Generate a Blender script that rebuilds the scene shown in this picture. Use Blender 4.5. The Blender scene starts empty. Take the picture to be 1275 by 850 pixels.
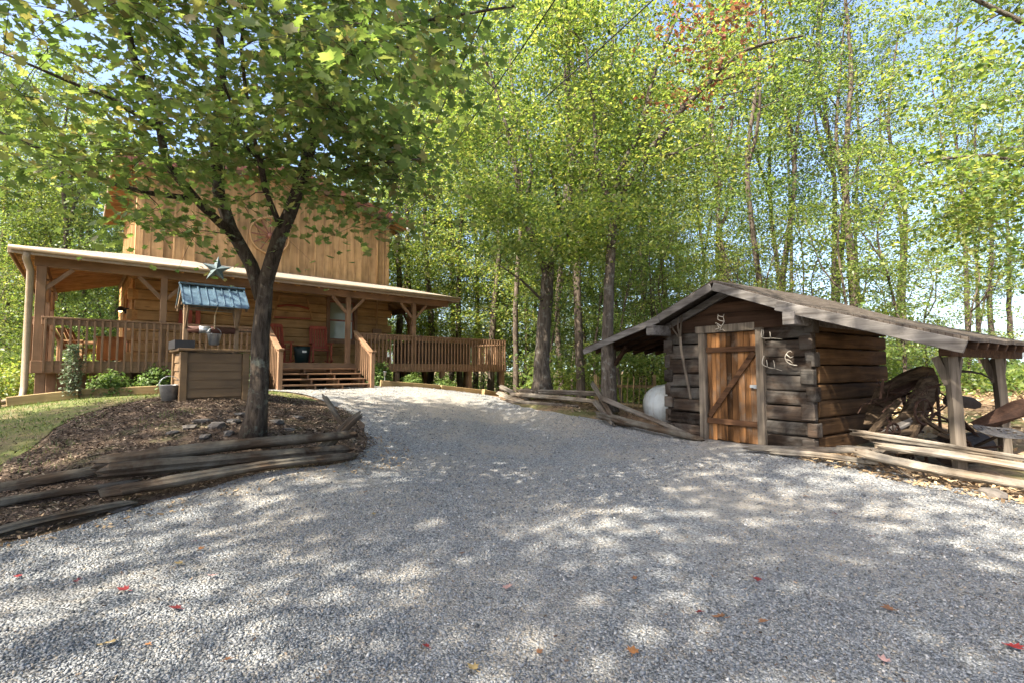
import bpy, bmesh, math, random
import numpy as np
from mathutils import Vector, Matrix, Euler
from mathutils.geometry import delaunay_2d_cdt
R = math.radians
SC = bpy.context.scene
COL = SC.collection
# ---------------------------------------------------------------- camera, sky, sun, exposure
PITCH = R(3.23); FPX = 602.0; EYE = 1.5
cam = bpy.data.cameras.new('camera'); cam.lens = 17.0; cam.sensor_width = 36.0
cam.clip_start = 0.05; cam.clip_end = 6000
camo = bpy.data.objects.new('camera', cam); COL.objects.link(camo)
camo.location = (0, 0, EYE); camo.rotation_euler = (R(90) + PITCH, 0, 0)
SC.camera = camo
SUN_AZ, SUN_EL = math.atan2(-.705, -.709), R(48)
SUN = Vector((math.sin(SUN_AZ) * math.cos(SUN_EL), math.cos(SUN_AZ) * math.cos(SUN_EL), math.sin(SUN_EL)))
W = bpy.data.worlds.new('World'); SC.world = W; W.use_nodes = True
nt = W.node_tree
sky = nt.nodes.new('ShaderNodeTexSky'); sky.sky_type = 'NISHITA'; sky.sun_disc = False
sky.sun_elevation = SUN_EL; sky.sun_rotation = SUN_AZ; sky.air_density = .8; sky.dust_density = 3.2; sky.ozone_density = .6
bg = nt.nodes['Background']; bg.inputs['Strength'].default_value = 0.128
nt.links.new(sky.outputs[0], bg.inputs[0])
sl = bpy.data.lights.new('sun', 'SUN'); sl.energy = 5.0; sl.angle = R(0.53); sl.color = (1, .91, .77)
so = bpy.data.objects.new('sun', sl); COL.objects.link(so)
so.rotation_euler = (-SUN).to_track_quat('-Z', 'Y').to_euler(); so.location = SUN * 40
SC.view_settings.view_transform = 'Standard'; SC.view_settings.look = 'None'
SC.view_settings.exposure = 2.1; SC.view_settings.gamma = 1.0; SC.view_settings.use_curve_mapping = False
SC.render.engine = 'CYCLES'
cy = SC.cycles
cy.max_bounces = 7; cy.diffuse_bounces = 4; cy.glossy_bounces = 2; cy.transmission_bounces = 4; cy.transparent_max_bounces = 8
cy.caustics_reflective = False; cy.caustics_refractive = False
cy.use_denoising = True; cy.use_adaptive_sampling = True; cy.adaptive_threshold = 0.02
cy.sample_clamp_indirect = 4.0

# ---------------------------------------------------------------- helpers
def P(px, py, Y):
    """a point of the place at depth Y, from where it stands in the survey photograph"""
    a = (px - 637.5) / FPX; b = (425 - py) / FPX
    d = (a, math.cos(PITCH) - b * math.sin(PITCH), math.sin(PITCH) + b * math.cos(PITCH))
    return Vector((d[0] / d[1] * Y, Y, EYE + d[2] / d[1] * Y))

def tag(o, label=None, cat=None, group=None, kind=None):
    if label: o['label'] = label
    if cat: o['category'] = cat
    if group: o['group'] = group
    if kind: o['kind'] = kind
    return o

def thing(name, label, cat, loc=(0, 0, 0), rotz=0.0, group=None):
    o = bpy.data.objects.new(name, None); COL.objects.link(o)
    o.location = loc; o.rotation_euler = (0, 0, rotz); o.empty_display_size = .2
    return tag(o, label, cat, group)

def copy_tree(o, parent=None):
    c = o.copy(); COL.objects.link(c)
    if parent: c.parent = parent
    for ch in list(o.children): copy_tree(ch, c)
    return c

class MB:
    def __init__(s): s.v = []; s.f = []
    def add(s, vs, fs):
        b = len(s.v); s.v += [tuple(v) for v in vs]; s.f += [tuple(i + b for i in f) for f in fs]; return s
    def box(s, c, size, rot=None):
        hx, hy, hz = size[0] / 2, size[1] / 2, size[2] / 2
        vs = [Vector((x * hx, y * hy, z * hz)) for x in (-1, 1) for y in (-1, 1) for z in (-1, 1)]
        if rot is not None:
            m = rot if isinstance(rot, Matrix) else Euler(rot).to_matrix()
            vs = [m @ v for v in vs]
        c = Vector(c)
        return s.add([v + c for v in vs], [(0, 1, 3, 2), (4, 6, 7, 5), (0, 4, 5, 1), (2, 3, 7, 6), (0, 2, 6, 4), (1, 5, 7, 3)])
    def b2(s, lo, hi):
        return s.box([(a + b) / 2 for a, b in zip(lo, hi)], [abs(b - a) for a, b in zip(lo, hi)])
    def beam(s, p0, p1, w, h, up=(0, 0, 1)):
        p0, p1 = Vector(p0), Vector(p1); x = (p1 - p0); L = x.length; x.normalize(); up = Vector(up)
        y = up.cross(x)
        if y.length < 1e-4: y = Vector((0, 1, 0)).cross(x)
        if y.length < 1e-4: y = Vector((1, 0, 0)).cross(x)
        y.normalize(); z = x.cross(y)
        m = Matrix((x, y, z)).transposed()
        return s.box((p0 + p1) / 2, (L, w, h), m)
    def tube(s, pts, rad, n=8, cap=True, jit=0.0, rng=None, flat=1.0):
        pts = [Vector(p) for p in pts]
        if not hasattr(rad, '__len__'): rad = [rad] * len(pts)
        b = len(s.v); prev = None; k = len(pts)
        prof = [1 + (rng.uniform(-jit, jit) if rng else 0) for _ in range(n)]
        for i, p in enumerate(pts):
            d = (pts[min(i + 1, k - 1)] - pts[max(i - 1, 0)]).normalized()
            if prev is None:
                a = Vector((0, 0, 1)) if abs(d.z) < .9 else Vector((1, 0, 0))
                u = d.cross(a).normalized()
            else:
                u = prev - d * prev.dot(d)
                u = u.normalized() if u.length > 1e-6 else d.orthogonal().normalized()
            prev = u; w = d.cross(u)
            for j in range(n):
                t = 2 * math.pi * j / n
                r = rad[i] * prof[j] * (1 + (rng.uniform(-jit, jit) * .4 if rng else 0))
                q = p + u * (math.cos(t) * r) + w * (math.sin(t) * r * flat)
                s.v.append(tuple(q))
        for i in range(k - 1):
            for j in range(n):
                a = b + i * n + j; c = b + i * n + (j + 1) % n
                s.f.append((a, c, c + n, a + n))
        if cap:
            s.f.append(tuple(b + j for j in reversed(range(n)))); s.f.append(tuple(b + (k - 1) * n + j for j in range(n)))
        return s
    def lathe(s, prof, n=20, c=(0, 0, 0), close=False):
        b = len(s.v); m = len(prof)
        for r, z in prof:
            for j in range(n):
                t = 2 * math.pi * j / n
                s.v.append((c[0] + r * math.cos(t), c[1] + r * math.sin(t), c[2] + z))
        for i in range(m - 1):
            for j in range(n):
                a = b + i * n + j; q = b + i * n + (j + 1) % n
                s.f.append((a, q, q + n, a + n))
        if close:
            s.f.append(tuple(b + j for j in reversed(range(n)))); s.f.append(tuple(b + (m - 1) * n + j for j in range(n)))
        return s
    def prism(s, poly, d):
        """poly: coplanar 3-D points, extruded by vector d"""
        poly = [Vector(p) for p in poly]; d = Vector(d); n = len(poly); b = len(s.v)
        s.v += [tuple(p) for p in poly] + [tuple(p + d) for p in poly]
        s.f.append(tuple(b + i for i in reversed(range(n)))); s.f.append(tuple(b + n + i for i in range(n)))
        for i in range(n): s.f.append((b + i, b + (i + 1) % n, b + n + (i + 1) % n, b + n + i))
        return s
    def build(s, name, mat, parent=None, smooth=False, bevel=0.0, loc=None):
        me = bpy.data.meshes.new(name); me.from_pydata(s.v, [], s.f); me.update()
        bm = bmesh.new(); bm.from_mesh(me); bmesh.ops.recalc_face_normals(bm, faces=bm.faces)
        bm.to_mesh(me); bm.free()
        o = bpy.data.objects.new(name, me); COL.objects.link(o); me.materials.append(mat)
        if smooth: me.shade_smooth()
        if bevel:
            md = o.modifiers.new('bevel', 'BEVEL'); md.width = bevel; md.segments = 1; md.limit_method = 'ANGLE'; md.angle_limit = R(40)
        if parent: o.parent = parent
        if loc is not None: o.location = loc
        return o

def np_mesh(name, V, F, mat, parent=None, smooth=False):
    """V (n,3) array, F list of (m,k) index arrays"""
    me = bpy.data.meshes.new(name)
    tot = [f.shape[0] * f.shape[1] for f in F]; npoly = sum(f.shape[0] for f in F)
    me.vertices.add(len(V)); me.vertices.foreach_set('co', np.ascontiguousarray(V, dtype=np.float32).ravel())
    me.loops.add(sum(tot)); me.polygons.add(npoly)
    me.loops.foreach_set('vertex_index', np.concatenate([f.ravel() for f in F]).astype(np.int32))
    ls = []; off = 0
    for f in F:
        ls.append(off + np.arange(f.shape[0]) * f.shape[1]); off += f.shape[0] * f.shape[1]
    me.polygons.foreach_set('loop_start', np.concatenate(ls).astype(np.int32))
    me.update(calc_edges=True); me.validate()
    me.materials.append(mat)
    if smooth: me.shade_smooth()
    o = bpy.data.objects.new(name, me); COL.objects.link(o)
    if parent: o.parent = parent
    return o

# ---------------------------------------------------------------- materials
class NB:
    def __init__(s, name):
        s.m = bpy.data.materials.new(name); s.m.use_nodes = True; s.t = s.m.node_tree
        s.bsdf = s.t.nodes['Principled BSDF']; s.out = s.t.nodes['Material Output']
    def n(s, typ, **kw):
        nd = s.t.nodes.new(typ)
        for k, v in kw.items():
            if k.startswith('_'): setattr(nd, k[1:], v)
            else: nd.inputs[k.replace('__', ' ')].default_value = v
        return nd
    def l(s, a, b): s.t.links.new(a, b)
    def coord(s, scale=(1, 1, 1), rot=(0, 0, 0)):
        tc = s.n('ShaderNodeTexCoord'); mp = s.n('ShaderNodeMapping'); mp.inputs['Scale'].default_value = scale; mp.inputs['Rotation'].default_value = rot
        s.l(tc.outputs['Object'], mp.inputs[0]); return mp.outputs[0]
    def noise(s, vec, scale, detail=4, rough=.6, dist=0.0):
        nd = s.n('ShaderNodeTexNoise', Scale=scale, Detail=detail, Roughness=rough, Distortion=dist); s.l(vec, nd.inputs['Vector']); return nd.outputs[0]
    def ramp(s, fac, stops, interp='LINEAR'):
        nd = s.n('ShaderNodeValToRGB'); cr = nd.color_ramp; cr.interpolation = interp
        while len(cr.elements) < len(stops): cr.elements.new(.5)
        for e, (p, c) in zip(cr.elements, stops):
            e.position = p; e.color = (c[0], c[1], c[2], 1) if hasattr(c, '__len__') else (c, c, c, 1)
        s.l(fac, nd.inputs[0]); return nd.outputs[0]
    def mix(s, fac, a, b, mode='MIX'):
        nd = s.n('ShaderNodeMix', _data_type='RGBA', _blend_type=mode)
        for k, v in ((0, fac), (6, a), (7, b)):
            if hasattr(v, 'links') or hasattr(v, 'is_linked'): s.l(v, nd.inputs[k])
            elif k == 0: nd.inputs[0].default_value = v
            else: nd.inputs[k].default_value = (*v, 1)
        return nd.outputs[2]
    def math(s, op, a, b=None):
        nd = s.n('ShaderNodeMath', _operation=op)
        for k, v in ((0, a), (1, b)):
            if v is None: continue
            if hasattr(v, 'is_linked'): s.l(v, nd.inputs[k])
            else: nd.inputs[k].default_value = v
        return nd.outputs[0]
    def island(s):
        return s.n('ShaderNodeNewGeometry').outputs['Random Per Island']
    def bump(s, h, strength=.4, dist=.01):
        nd = s.n('ShaderNodeBump', Strength=strength, Distance=dist); s.l(h, nd.inputs['Height']); s.l(nd.outputs[0], s.bsdf.inputs['Normal'])
    def done(s, col=None, rough=.7, spec=.3, metal=0.0):
        if col is not None:
            if hasattr(col, 'is_linked'): s.l(col, s.bsdf.inputs['Base Color'])
            else: s.bsdf.inputs['Base Color'].default_value = (*col, 1)
        s.bsdf.inputs['Roughness'].default_value = rough; s.bsdf.inputs['Specular IOR Level'].default_value = spec
        s.bsdf.inputs['Metallic'].default_value = metal
        return s.m

def wood(name, dark, light, axis='x', tone=.35, grain=1.0, bump=.35, rough=.75, weather=None, wamt=.5, knots=True):
    b = NB(name)
    sc = {'x': (1.2, 22, 22), 'y': (22, 1.2, 22), 'z': (22, 22, 1.2)}[axis]
    sc = tuple(k * grain for k in sc)
    isl = b.island()
    tc = b.n('ShaderNodeTexCoord')
    off = b.n('ShaderNodeVectorMath', _operation='ADD'); b.l(tc.outputs['Object'], off.inputs[0])
    cmb = b.n('ShaderNodeCombineXYZ')
    m1 = b.math('MULTIPLY', isl, 37.0); b.l(m1, cmb.inputs[0]); b.l(m1, cmb.inputs[1]); b.l(m1, cmb.inputs[2])
    b.l(cmb.outputs[0], off.inputs[1])
    mp = b.n('ShaderNodeMapping'); mp.inputs['Scale'].default_value = sc; b.l(off.outputs[0], mp.inputs[0])
    v = mp.outputs[0]
    g = b.noise(v, 1.0, 5, .65, .6)
    big = b.noise(off.outputs[0], 2.2, 3, .5)
    col = b.ramp(g, [(.3, dark), (.68, light)])
    t = b.ramp(isl, [(0, 1 - tone), (1, 1 + tone * .5)])
    col = b.mix(1.0, col, t, 'MULTIPLY')
    st = b.ramp(big, [(.35, .62), (.6, 1.0)])
    col = b.mix(.8, col, st, 'MULTIPLY')
    if knots:
        ks = {'x': (1.3, 5, 5), 'y': (5, 1.3, 5), 'z': (5, 5, 1.3)}[axis]
        mk = b.n('ShaderNodeMapping'); mk.inputs['Scale'].default_value = ks; b.l(off.outputs[0], mk.inputs[0])
        vo = b.n('ShaderNodeTexVoronoi', Scale=.9, Randomness=1.0); b.l(mk.outputs[0], vo.inputs['Vector'])
        kf = b.ramp(vo.outputs['Distance'], [(.04, .35), (.13, 1.0)])
        col = b.mix(.7, col, kf, 'MULTIPLY')
    if weather:
        wn = b.noise(off.outputs[0], 1.4, 6, .7, .4)
        wf = b.ramp(wn, [(.5 - wamt * .3, 0.0), (.72 - wamt * .2, 1.0)])
        wc = b.mix(g, tuple(c * .55 for c in weather), weather)
        col = b.mix(wf, col, wc)
    b.bump(g, bump, .02 if bump > .5 else .012)
    return b.done(col, rough, .25 if bump < .5 else .08)

def plain(name, col, rough=.6, metal=0.0, var=.25, scale=9.0, spec=.4, bump=.08):
    b = NB(name); v = b.coord(); n = b.noise(v, scale, 5, .65)
    c = b.mix(1.0, col, b.ramp(n, [(.3, 1 - var), (.7, 1 + var * .4)]), 'MULTIPLY')
    if bump: b.bump(n, bump, .01)
    return b.done(c, rough, spec, metal)

def leafmat(name, cols, trans, tfac=.45, objvar=.25, rough=.5):
    """cols: ramp of reflectance; trans: colour of transmitted light"""
    b = NB(name); isl = b.island()
    n = len(cols); col = b.ramp(isl, [(i / max(1, n - 1), c) for i, c in enumerate(cols)])
    if objvar:
        oi = b.n('ShaderNodeObjectInfo').outputs['Random']
        col = b.mix(1.0, col, b.ramp(oi, [(0, (1 - objvar, 1 - objvar * .8, 1 - objvar * .6)), (1, (1 + objvar, 1 + objvar * .5, 1))]), 'MULTIPLY')
    tcol = b.mix(1.0, col, trans, 'MULTIPLY')
    tr = b.n('ShaderNodeBsdfTranslucent'); b.l(tcol, tr.inputs[0])
    b.done(col, rough, .35)
    mx = b.n('ShaderNodeMixShader', Fac=tfac); b.l(b.bsdf.outputs[0], mx.inputs[1]); b.l(tr.outputs[0], mx.inputs[2])
    b.l(mx.outputs[0], b.out.inputs[0])
    return b.m

def barkmat(name, dark, light, lichen=None, sc=1.0):
    b = NB(name); v = b.coord((7 * sc, 7 * sc, 1.4 * sc)); g = b.noise(v, 3.0, 7, .7, .8)
    col = b.ramp(g, [(.33, dark), (.66, light)])
    if lichen:
        n2 = b.noise(b.coord(), 5.5, 4, .7); col = b.mix(b.ramp(n2, [(.55, 0.0), (.68, .75)]), col, lichen)
    b.bump(g, .8, .03)
    return b.done(col, .9, .1)

MAT = {}
MAT['house_log'] = wood('house_log', (.28, .16, .062), (.45, .275, .115), 'x', .15, .6, .2)
MAT['house_log_end'] = wood('house_log_end', (.25, .12, .04), (.46, .25, .09), 'y', .2, .6, .3)
MAT['house_board'] = wood('house_board', (.32, .19, .085), (.52, .33, .16), 'z', .3, .5, .4)
MAT['deck_paint'] = wood('deck_paint', (.16, .095, .055), (.24, .145, .085), 'x', .15, .5, .12, .6, knots=False)
MAT['deck_vert'] = wood('deck_vert', (.16, .095, .055), (.24, .145, .085), 'z', .18, .5, .12, .6, knots=False)
MAT['rafter'] = wood('rafter', (.30, .155, .06), (.48, .27, .11), 'x', .25, .5, .25)
MAT['rafter_pale'] = wood('rafter_pale', (.38, .21, .09), (.58, .36, .17), 'x', .2, .5, .2)
MAT['tan_trim'] = plain('tan_trim', (.28, .215, .15), .5, 0, .18, 6)
MAT['shingle_house'] = None
MAT['red_trim'] = plain('red_trim', (.20, .075, .045), .5)
MAT['red_wood'] = wood('red_wood', (.24, .045, .024), (.38, .085, .045), 'z', .25, .6, .15, .5, knots=False)
MAT['black'] = plain('black_metal', (.015, .015, .016), .45)
MAT['dark_green'] = plain('dark_green_plastic', (.012, .028, .028), .5)
MAT['galv'] = plain('galvanised_steel', (.42, .44, .45), .38, .75, .3, 14)
MAT['white'] = plain('white_paint', (.75, .75, .73), .5, 0, .12)
MAT['tank'] = None
MAT['bone'] = plain('antler_bone', (.34, .31, .26), .6, 0, .35, 20)
MAT['old_log'] = wood('old_log', (.010, .0075, .006), (.065, .045, .032), 'x', .6, .55, 1.2, .9, weather=(.11, .102, .09), wamt=.25)
MAT['old_log_side'] = wood('old_log_side', (.03, .017, .008), (.14, .08, .038), 'y', .5, .5, .7, .85)
MAT['old_board'] = wood('old_board', (.022, .013, .009), (.08, .046, .028), 'x', .4, .5, .6, .85)
MAT['grey_board'] = wood('grey_board', (.05, .043, .037), (.165, .155, .145), 'x', .3, .6, .5, .85, knots=False)
MAT['grey_post'] = wood('grey_post', (.055, .044, .034), (.185, .155, .12), 'z', .3, .6, .5, .85)
MAT['door_plank'] = wood('door_plank', (.008, .006, .005), (.27, .128, .048), 'z', .75, .34, 1.1, .75, weather=(.16,.13,.10), wamt=.0)
MAT['door_batten'] = wood('door_batten', (.02, .011, .006), (.10, .052, .028), 'x', .3, .5, .6, .85)
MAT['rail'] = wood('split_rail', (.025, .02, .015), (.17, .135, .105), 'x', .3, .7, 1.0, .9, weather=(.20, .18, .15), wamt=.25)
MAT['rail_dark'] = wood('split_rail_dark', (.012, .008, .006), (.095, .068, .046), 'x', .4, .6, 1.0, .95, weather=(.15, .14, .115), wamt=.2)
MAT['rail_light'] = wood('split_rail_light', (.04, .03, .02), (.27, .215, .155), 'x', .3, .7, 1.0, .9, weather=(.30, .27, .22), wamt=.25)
MAT['timber'] = wood('timber_edging', (.17, .115, .05), (.33, .24, .12), 'x', .25, .5, .4)
MAT['well_paint'] = wood('well_paint', (.125, .078, .038), (.18, .115, .06), 'x', .14, .4, .12, .55, knots=False)
MAT['well_wood'] = wood('well_wood', (.13, .082, .045), (.26, .18, .11), 'z', .3, .6, .4, .8)
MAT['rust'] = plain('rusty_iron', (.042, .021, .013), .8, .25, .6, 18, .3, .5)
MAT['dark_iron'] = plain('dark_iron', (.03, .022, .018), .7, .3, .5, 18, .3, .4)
MAT['grey_seat'] = plain('grey_seat_iron', (.10, .095, .09), .6, .3, .4, 16)
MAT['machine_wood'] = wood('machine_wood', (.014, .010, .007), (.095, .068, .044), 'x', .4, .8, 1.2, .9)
MAT['rope'] = plain('rope', (.42, .33, .2), .9)
MAT['cable'] = plain('cable_rubber', (.015, .015, .016), .6)
MAT['stone'] = plain('field_stone', (.125, .11, .095), .9, 0, .5, 7, .2, .5)
MAT['plastic_grey'] = plain('meter_grey', (.28, .25, .2), .5)
MAT['hot_tub'] = plain('hot_tub_skirt', (.06, .035, .02), .6)
MAT['hot_tub_cover'] = plain('hot_tub_cover', (.10, .085, .03), .6)
MAT['adirondack'] = wood('adirondack_wood', (.20, .11, .05), (.34, .20, .10), 'z', .2, .5, .2)
MAT['orange_wood'] = wood('orange_wood', (.20, .085, .028), (.33, .15, .05), 'z', .2, .5, .2)
MAT['star'] = plain('verdigris_star', (.07, .10, .105), .6, .3, .5, 10)
MAT['shrub_stem'] = plain('shrub_stem', (.09, .06, .04), .9)

b = NB('blue_roof_metal'); v = b.coord(); n = b.noise(v, 5, 5, .7)
MAT['blue_metal'] = b.done(b.ramp(n, [(.3, (.06, .085, .10)), (.5, (.075, .125, .16)), (.7, (.14, .20, .235))]), .35, .5, .35)
b = NB('roof_shingles_pale'); v = b.coord(); br = b.n('ShaderNodeTexBrick', Scale=3.2, Mortar__Size=.012); b.l(v, br.inputs['Vector'])
br.inputs['Color1'].default_value = (.21, .175, .14, 1); br.inputs['Color2'].default_value = (.30, .255, .21, 1); br.inputs['Mortar'].default_value = (.10, .08, .065, 1)
n = b.noise(v, 40, 3); b.bump(n, .3, .01); MAT['shingle_house'] = b.done(b.mix(.5, br.outputs[0], b.ramp(n, [(.3, .6), (.7, 1.1)]), 'MULTIPLY'), .9, .1)
b = NB('roof_shingles_brown'); v = b.coord((1, 1, 1), (0, 0, R(90))); br = b.n('ShaderNodeTexBrick', Scale=3.6, Mortar__Size=.015); b.l(v, br.inputs['Vector'])
br.inputs['Color1'].default_value = (.05, .041, .034, 1); br.inputs['Color2'].default_value = (.088, .074, .062, 1); br.inputs['Mortar'].default_value = (.03, .022, .016, 1)
n = b.noise(v, 30, 4); b.bump(n, .5, .015); MAT['shingle_shed'] = b.done(b.mix(.6, br.outputs[0], b.ramp(n, [(.3, .5), (.7, 1.15)]), 'MULTIPLY'), .95, .1)
b = NB('tank_paint'); v = b.coord(); n = b.noise(v, 3, 6, .7); n2 = b.noise(b.coord((6, 6, .8)), 2.5, 5, .7)
c = b.ramp(n, [(.3, (.28, .31, .32)), (.65, (.40, .43, .43))]); c = b.mix(b.ramp(n2, [(.48, 0.0), (.7, .7)]), c, (.20, .18, .14))  # white paint greyed, shade put into its colour, plus dirt streaks
MAT['tank'] = b.done(c, .45, .4)
b = NB('window_glass')
MAT['glass'] = b.done((.22, .25, .19), .06, .9)  # pale green of blind and reflected leaves put into the pane colour
b = NB('lamp_bulb'); b.bsdf.inputs['Emission Color'].default_value = (1, .55, .2, 1); b.bsdf.inputs['Emission Strength'].default_value = 3.0
MAT['bulb'] = b.done((.9, .7, .4), .3)

# ground materials
b = NB('gravel'); v = b.coord()
vo = b.n('ShaderNodeTexVoronoi', Scale=62.0, Randomness=1.0); b.l(v, vo.inputs['Vector'])
sep = b.n('ShaderNodeSeparateColor'); b.l(vo.outputs['Color'], sep.inputs[0])
c = b.ramp(sep.outputs[0], [(0, (.10, .101, .10)), (.45, (.203, .213, .217)), (.8, (.282, .292, .293)), (1, (.38, .377, .36))])
edge = b.ramp(vo.outputs['Distance'], [(.3, 1.1), (.8, .7)])
c = b.mix(1.0, c, edge, 'MULTIPLY')
n = b.noise(v, .55, 5, .6, .3); n2 = b.noise(v, 7, 4, .6)
c = b.mix(b.ramp(n, [(.45, 0.0), (.62, .55)]), c, (.34, .30, .24))
c = b.mix(b.ramp(n2, [(.5, 0.0), (.66, .45)]), c, (.29, .25, .195))
h = b.math('MULTIPLY', vo.outputs['Distance'], -1.0); b.bump(h, .9, .02)
MAT['gravel'] = b.done(c, .9, .15)
b = NB('gravel_stone'); isl = b.island()
c = b.ramp(isl, [(0, (.07, .072, .073)), (.2, (.145, .152, .158)), (.55, (.212, .223, .229)), (.8, (.277, .287, .291)), (.92, (.28, .24, .185)), (.97, (.36, .355, .34)), (1, (.47, .46, .44))])
n = b.noise(b.coord(), 60, 3, .6); c = b.mix(.5, c, b.ramp(n, [(.3, .6), (.7, 1.15)]), 'MULTIPLY')
MAT['stone_chip'] = b.done(c, .85, .2)
b = NB('forest_floor'); v = b.coord(); n = b.noise(v, 9, 8, .75); n2 = b.noise(v, .5, 4, .6)
c = b.ramp(n, [(.28, (.06, .038, .022)), (.5, (.17, .115, .07)), (.72, (.32, .235, .155))])
c = b.mix(b.ramp(n2, [(.5, 0.0), (.66, .7)]), c, (.07, .10, .03)); b.bump(n, .8, .04)
MAT['forest_floor'] = b.done(c, .95, .1)
b = NB('mulch'); v = b.coord(); n = b.noise(v, 22, 8, .75); n2 = b.noise(v, 2.2, 4, .6)
c = b.ramp(n, [(.28, (.03, .021, .016)), (.52, (.10, .072, .052)), (.75, (.21, .165, .125))])
c = b.mix(b.ramp(n2, [(.52, 0.0), (.66, .5)]), c, (.10, .105, .05)); b.bump(n, .9, .03)
MAT['mulch'] = b.done(c, .95, .1)
b = NB('turf'); v = b.coord(); n = b.noise(v, 14, 7, .7); n2 = b.noise(v, 1.3, 4, .6)
c = b.ramp(n, [(.3, (.05, .065, .02)), (.7, (.16, .17, .06))]); c = b.mix(b.ramp(n2, [(.48, 0.0), (.62, .7)]), c, (.17, .125, .075)); b.bump(n, .8, .03)
MAT['turf'] = b.done(c, .95, .1)
def chipmat(name, stops):
    b = NB(name); return b.done(b.ramp(b.island(), stops), .9, .15)
MAT['litter'] = chipmat('litter', [(0, (.03, .02, .014)), (.45, (.085, .058, .042)), (.75, (.15, .11, .08)), (.93, (.24, .18, .13)), (1, (.33, .27, .2))])
MAT['straw'] = chipmat('straw', [(0, (.12, .08, .045)), (.5, (.27, .19, .11)), (1, (.42, .32, .2))])
MAT['grass'] = leafmat('grass', [(.06, .11, .022), (.10, .16, .035), (.20, .20, .07)], (1.3, 1.3, .8), .3, 0)
# leaves
MAT['maple_leaf'] = leafmat('maple_leaf', [(.06, .095, .032), (.09, .135, .044), (.12, .165, .054), (.15, .185, .07), (.165, .135, .07)], (2.3, 2.35, 1.2), .5, 0)
MAT['bright_leaf'] = leafmat('bright_leaf', [(.045, .082, .022), (.082, .14, .036), (.122, .185, .048), (.17, .22, .066), (.22, .24, .09)], (2.5, 2.2, 1.15), .5, .15, .38)
MAT['wood_leaf'] = leafmat('wood_leaf', [(.04, .074, .024), (.07, .122, .037), (.11, .175, .052), (.165, .215, .078)], (2.5, 2.25, 1.2), .5, .35, .38)
MAT['pine_leaf'] = leafmat('pine_leaf', [(.05, .085, .035), (.08, .115, .05), (.11, .13, .05)], (1.3, 1.4, .9), .3, .2)
MAT['red_leaf'] = leafmat('red_leaf', [(.22, .085, .06), (.28, .13, .09), (.24, .17, .07)], (1.4, 1.1, .9), .4, 0)
MAT['shrub_leaf'] = leafmat('shrub_leaf', [(.06, .11, .03), (.10, .16, .04), (.14, .20, .05)], (1.5, 1.6, .8), .35, .15)
MAT['juniper_leaf'] = leafmat('juniper_leaf', [(.07, .10, .055), (.13, .165, .10)], (1.2, 1.3, 1), .25, 0)
MAT['bark_maple'] = barkmat('bark_maple', (.016, .012, .009), (.085, .068, .052), (.14, .15, .12))
MAT['bark_grey'] = barkmat('bark_grey', (.026, .02, .015), (.12, .10, .08), (.19, .19, .165), .8)
MAT['bark_wood'] = barkmat('bark_wood', (.028, .021, .016), (.13, .105, .082), None, .7)
# ---------------------------------------------------------------- terrain
CTL = np.array([
 (0,0,0),(-4,0,0.02),(4,0,0),(8,0,-.05),(-8,0,.1),(0,-6,-.05),(-10,-6,0),(10,-6,-.1),(0,2.5,0),(4,3,0),(-3,3,.0),
 (0,6,.05),(3,6,.02),(-3.6,5.6,.10),(0,9,.14),(2.5,8.5,.13),(0,12,.33),(0.2,13.6,.66),(-2,13.5,.8),(-5.84,12.7,.95),(-3,15,.95),(-4,10.5,.72),
 (-2.3,7.4,.2),(-2.6,9.2,.45),(-3.77,7,.56),(-5.8,9.3,1.02),(-8.5,8,.69),(-5.6,5.3,.22),(-7.5,4.5,.2),(-10.2,10.3,.78),(-8,12,.95),(-14,12,.6),(-14,5,.4),
 (3.26,9.89,.24),(4.71,7.65,.22),(5.65,6.2,.06),(7.35,7.3,.12),(7.05,9.17,.24),(7,4,-.02),(1.2,11.7,.55),(2.1,10.6,.45),(0.8,13,.78),(2.2,12.5,.62),
 (14,15,.75),(22,22,1.2),(30,30,1.1),(0,18,.35),(0,26,-.6),(6,18,.1),(6,26,-.4),(-8,30,.2),(-20,20,.4),(-20,5,.4),(20,5,0),
 (60,60,-1),(-60,60,-1),(0,70,-3),(60,0,-1),(-60,0,0),(0,-60,0),(60,-60,-1),(-60,-60,0)], dtype=float)
_D = np.linalg.norm(CTL[:, None, :2] - CTL[None, :, :2], axis=2)
_n = len(CTL); _A = np.zeros((_n + 1, _n + 1)); _A[:_n, :_n] = np.sqrt(_D ** 2 + .3) + np.eye(_n) * -.02; _A[:_n, _n] = 1; _A[_n, :_n] = 1
_w = np.linalg.solve(_A, np.append(CTL[:, 2], 0))
def gz(x, y):
    x = np.atleast_1d(np.asarray(x, float)); y = np.atleast_1d(np.asarray(y, float))
    r = np.hypot(x, y); s = np.minimum(1, 75 / np.maximum(r, 1e-6)); xs, ys = x * s, y * s
    d = np.sqrt((xs[:, None] - CTL[None, :, 0]) ** 2 + (ys[:, None] - CTL[None, :, 1]) ** 2 + .3)
    z = d @ _w[:_n] + _w[_n]
    z = z + .03 * np.sin(1.3 * xs + .7 * ys) * np.cos(.9 * ys - .4 * xs)
    return z
def g1(x, y): return float(gz(x, y)[0])
def inside(poly, x, y):
    poly = np.asarray(poly); c = np.zeros(len(x), bool); n = len(poly); j = n - 1
    for i in range(n):
        xi, yi = poly[i]; xj, yj = poly[j]
        hit = ((yi > y) != (yj > y)) & (x < (xj - xi) * (y - yi) / (yj - yi + 1e-12) + xi); c ^= hit; j = i
    return c
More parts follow.
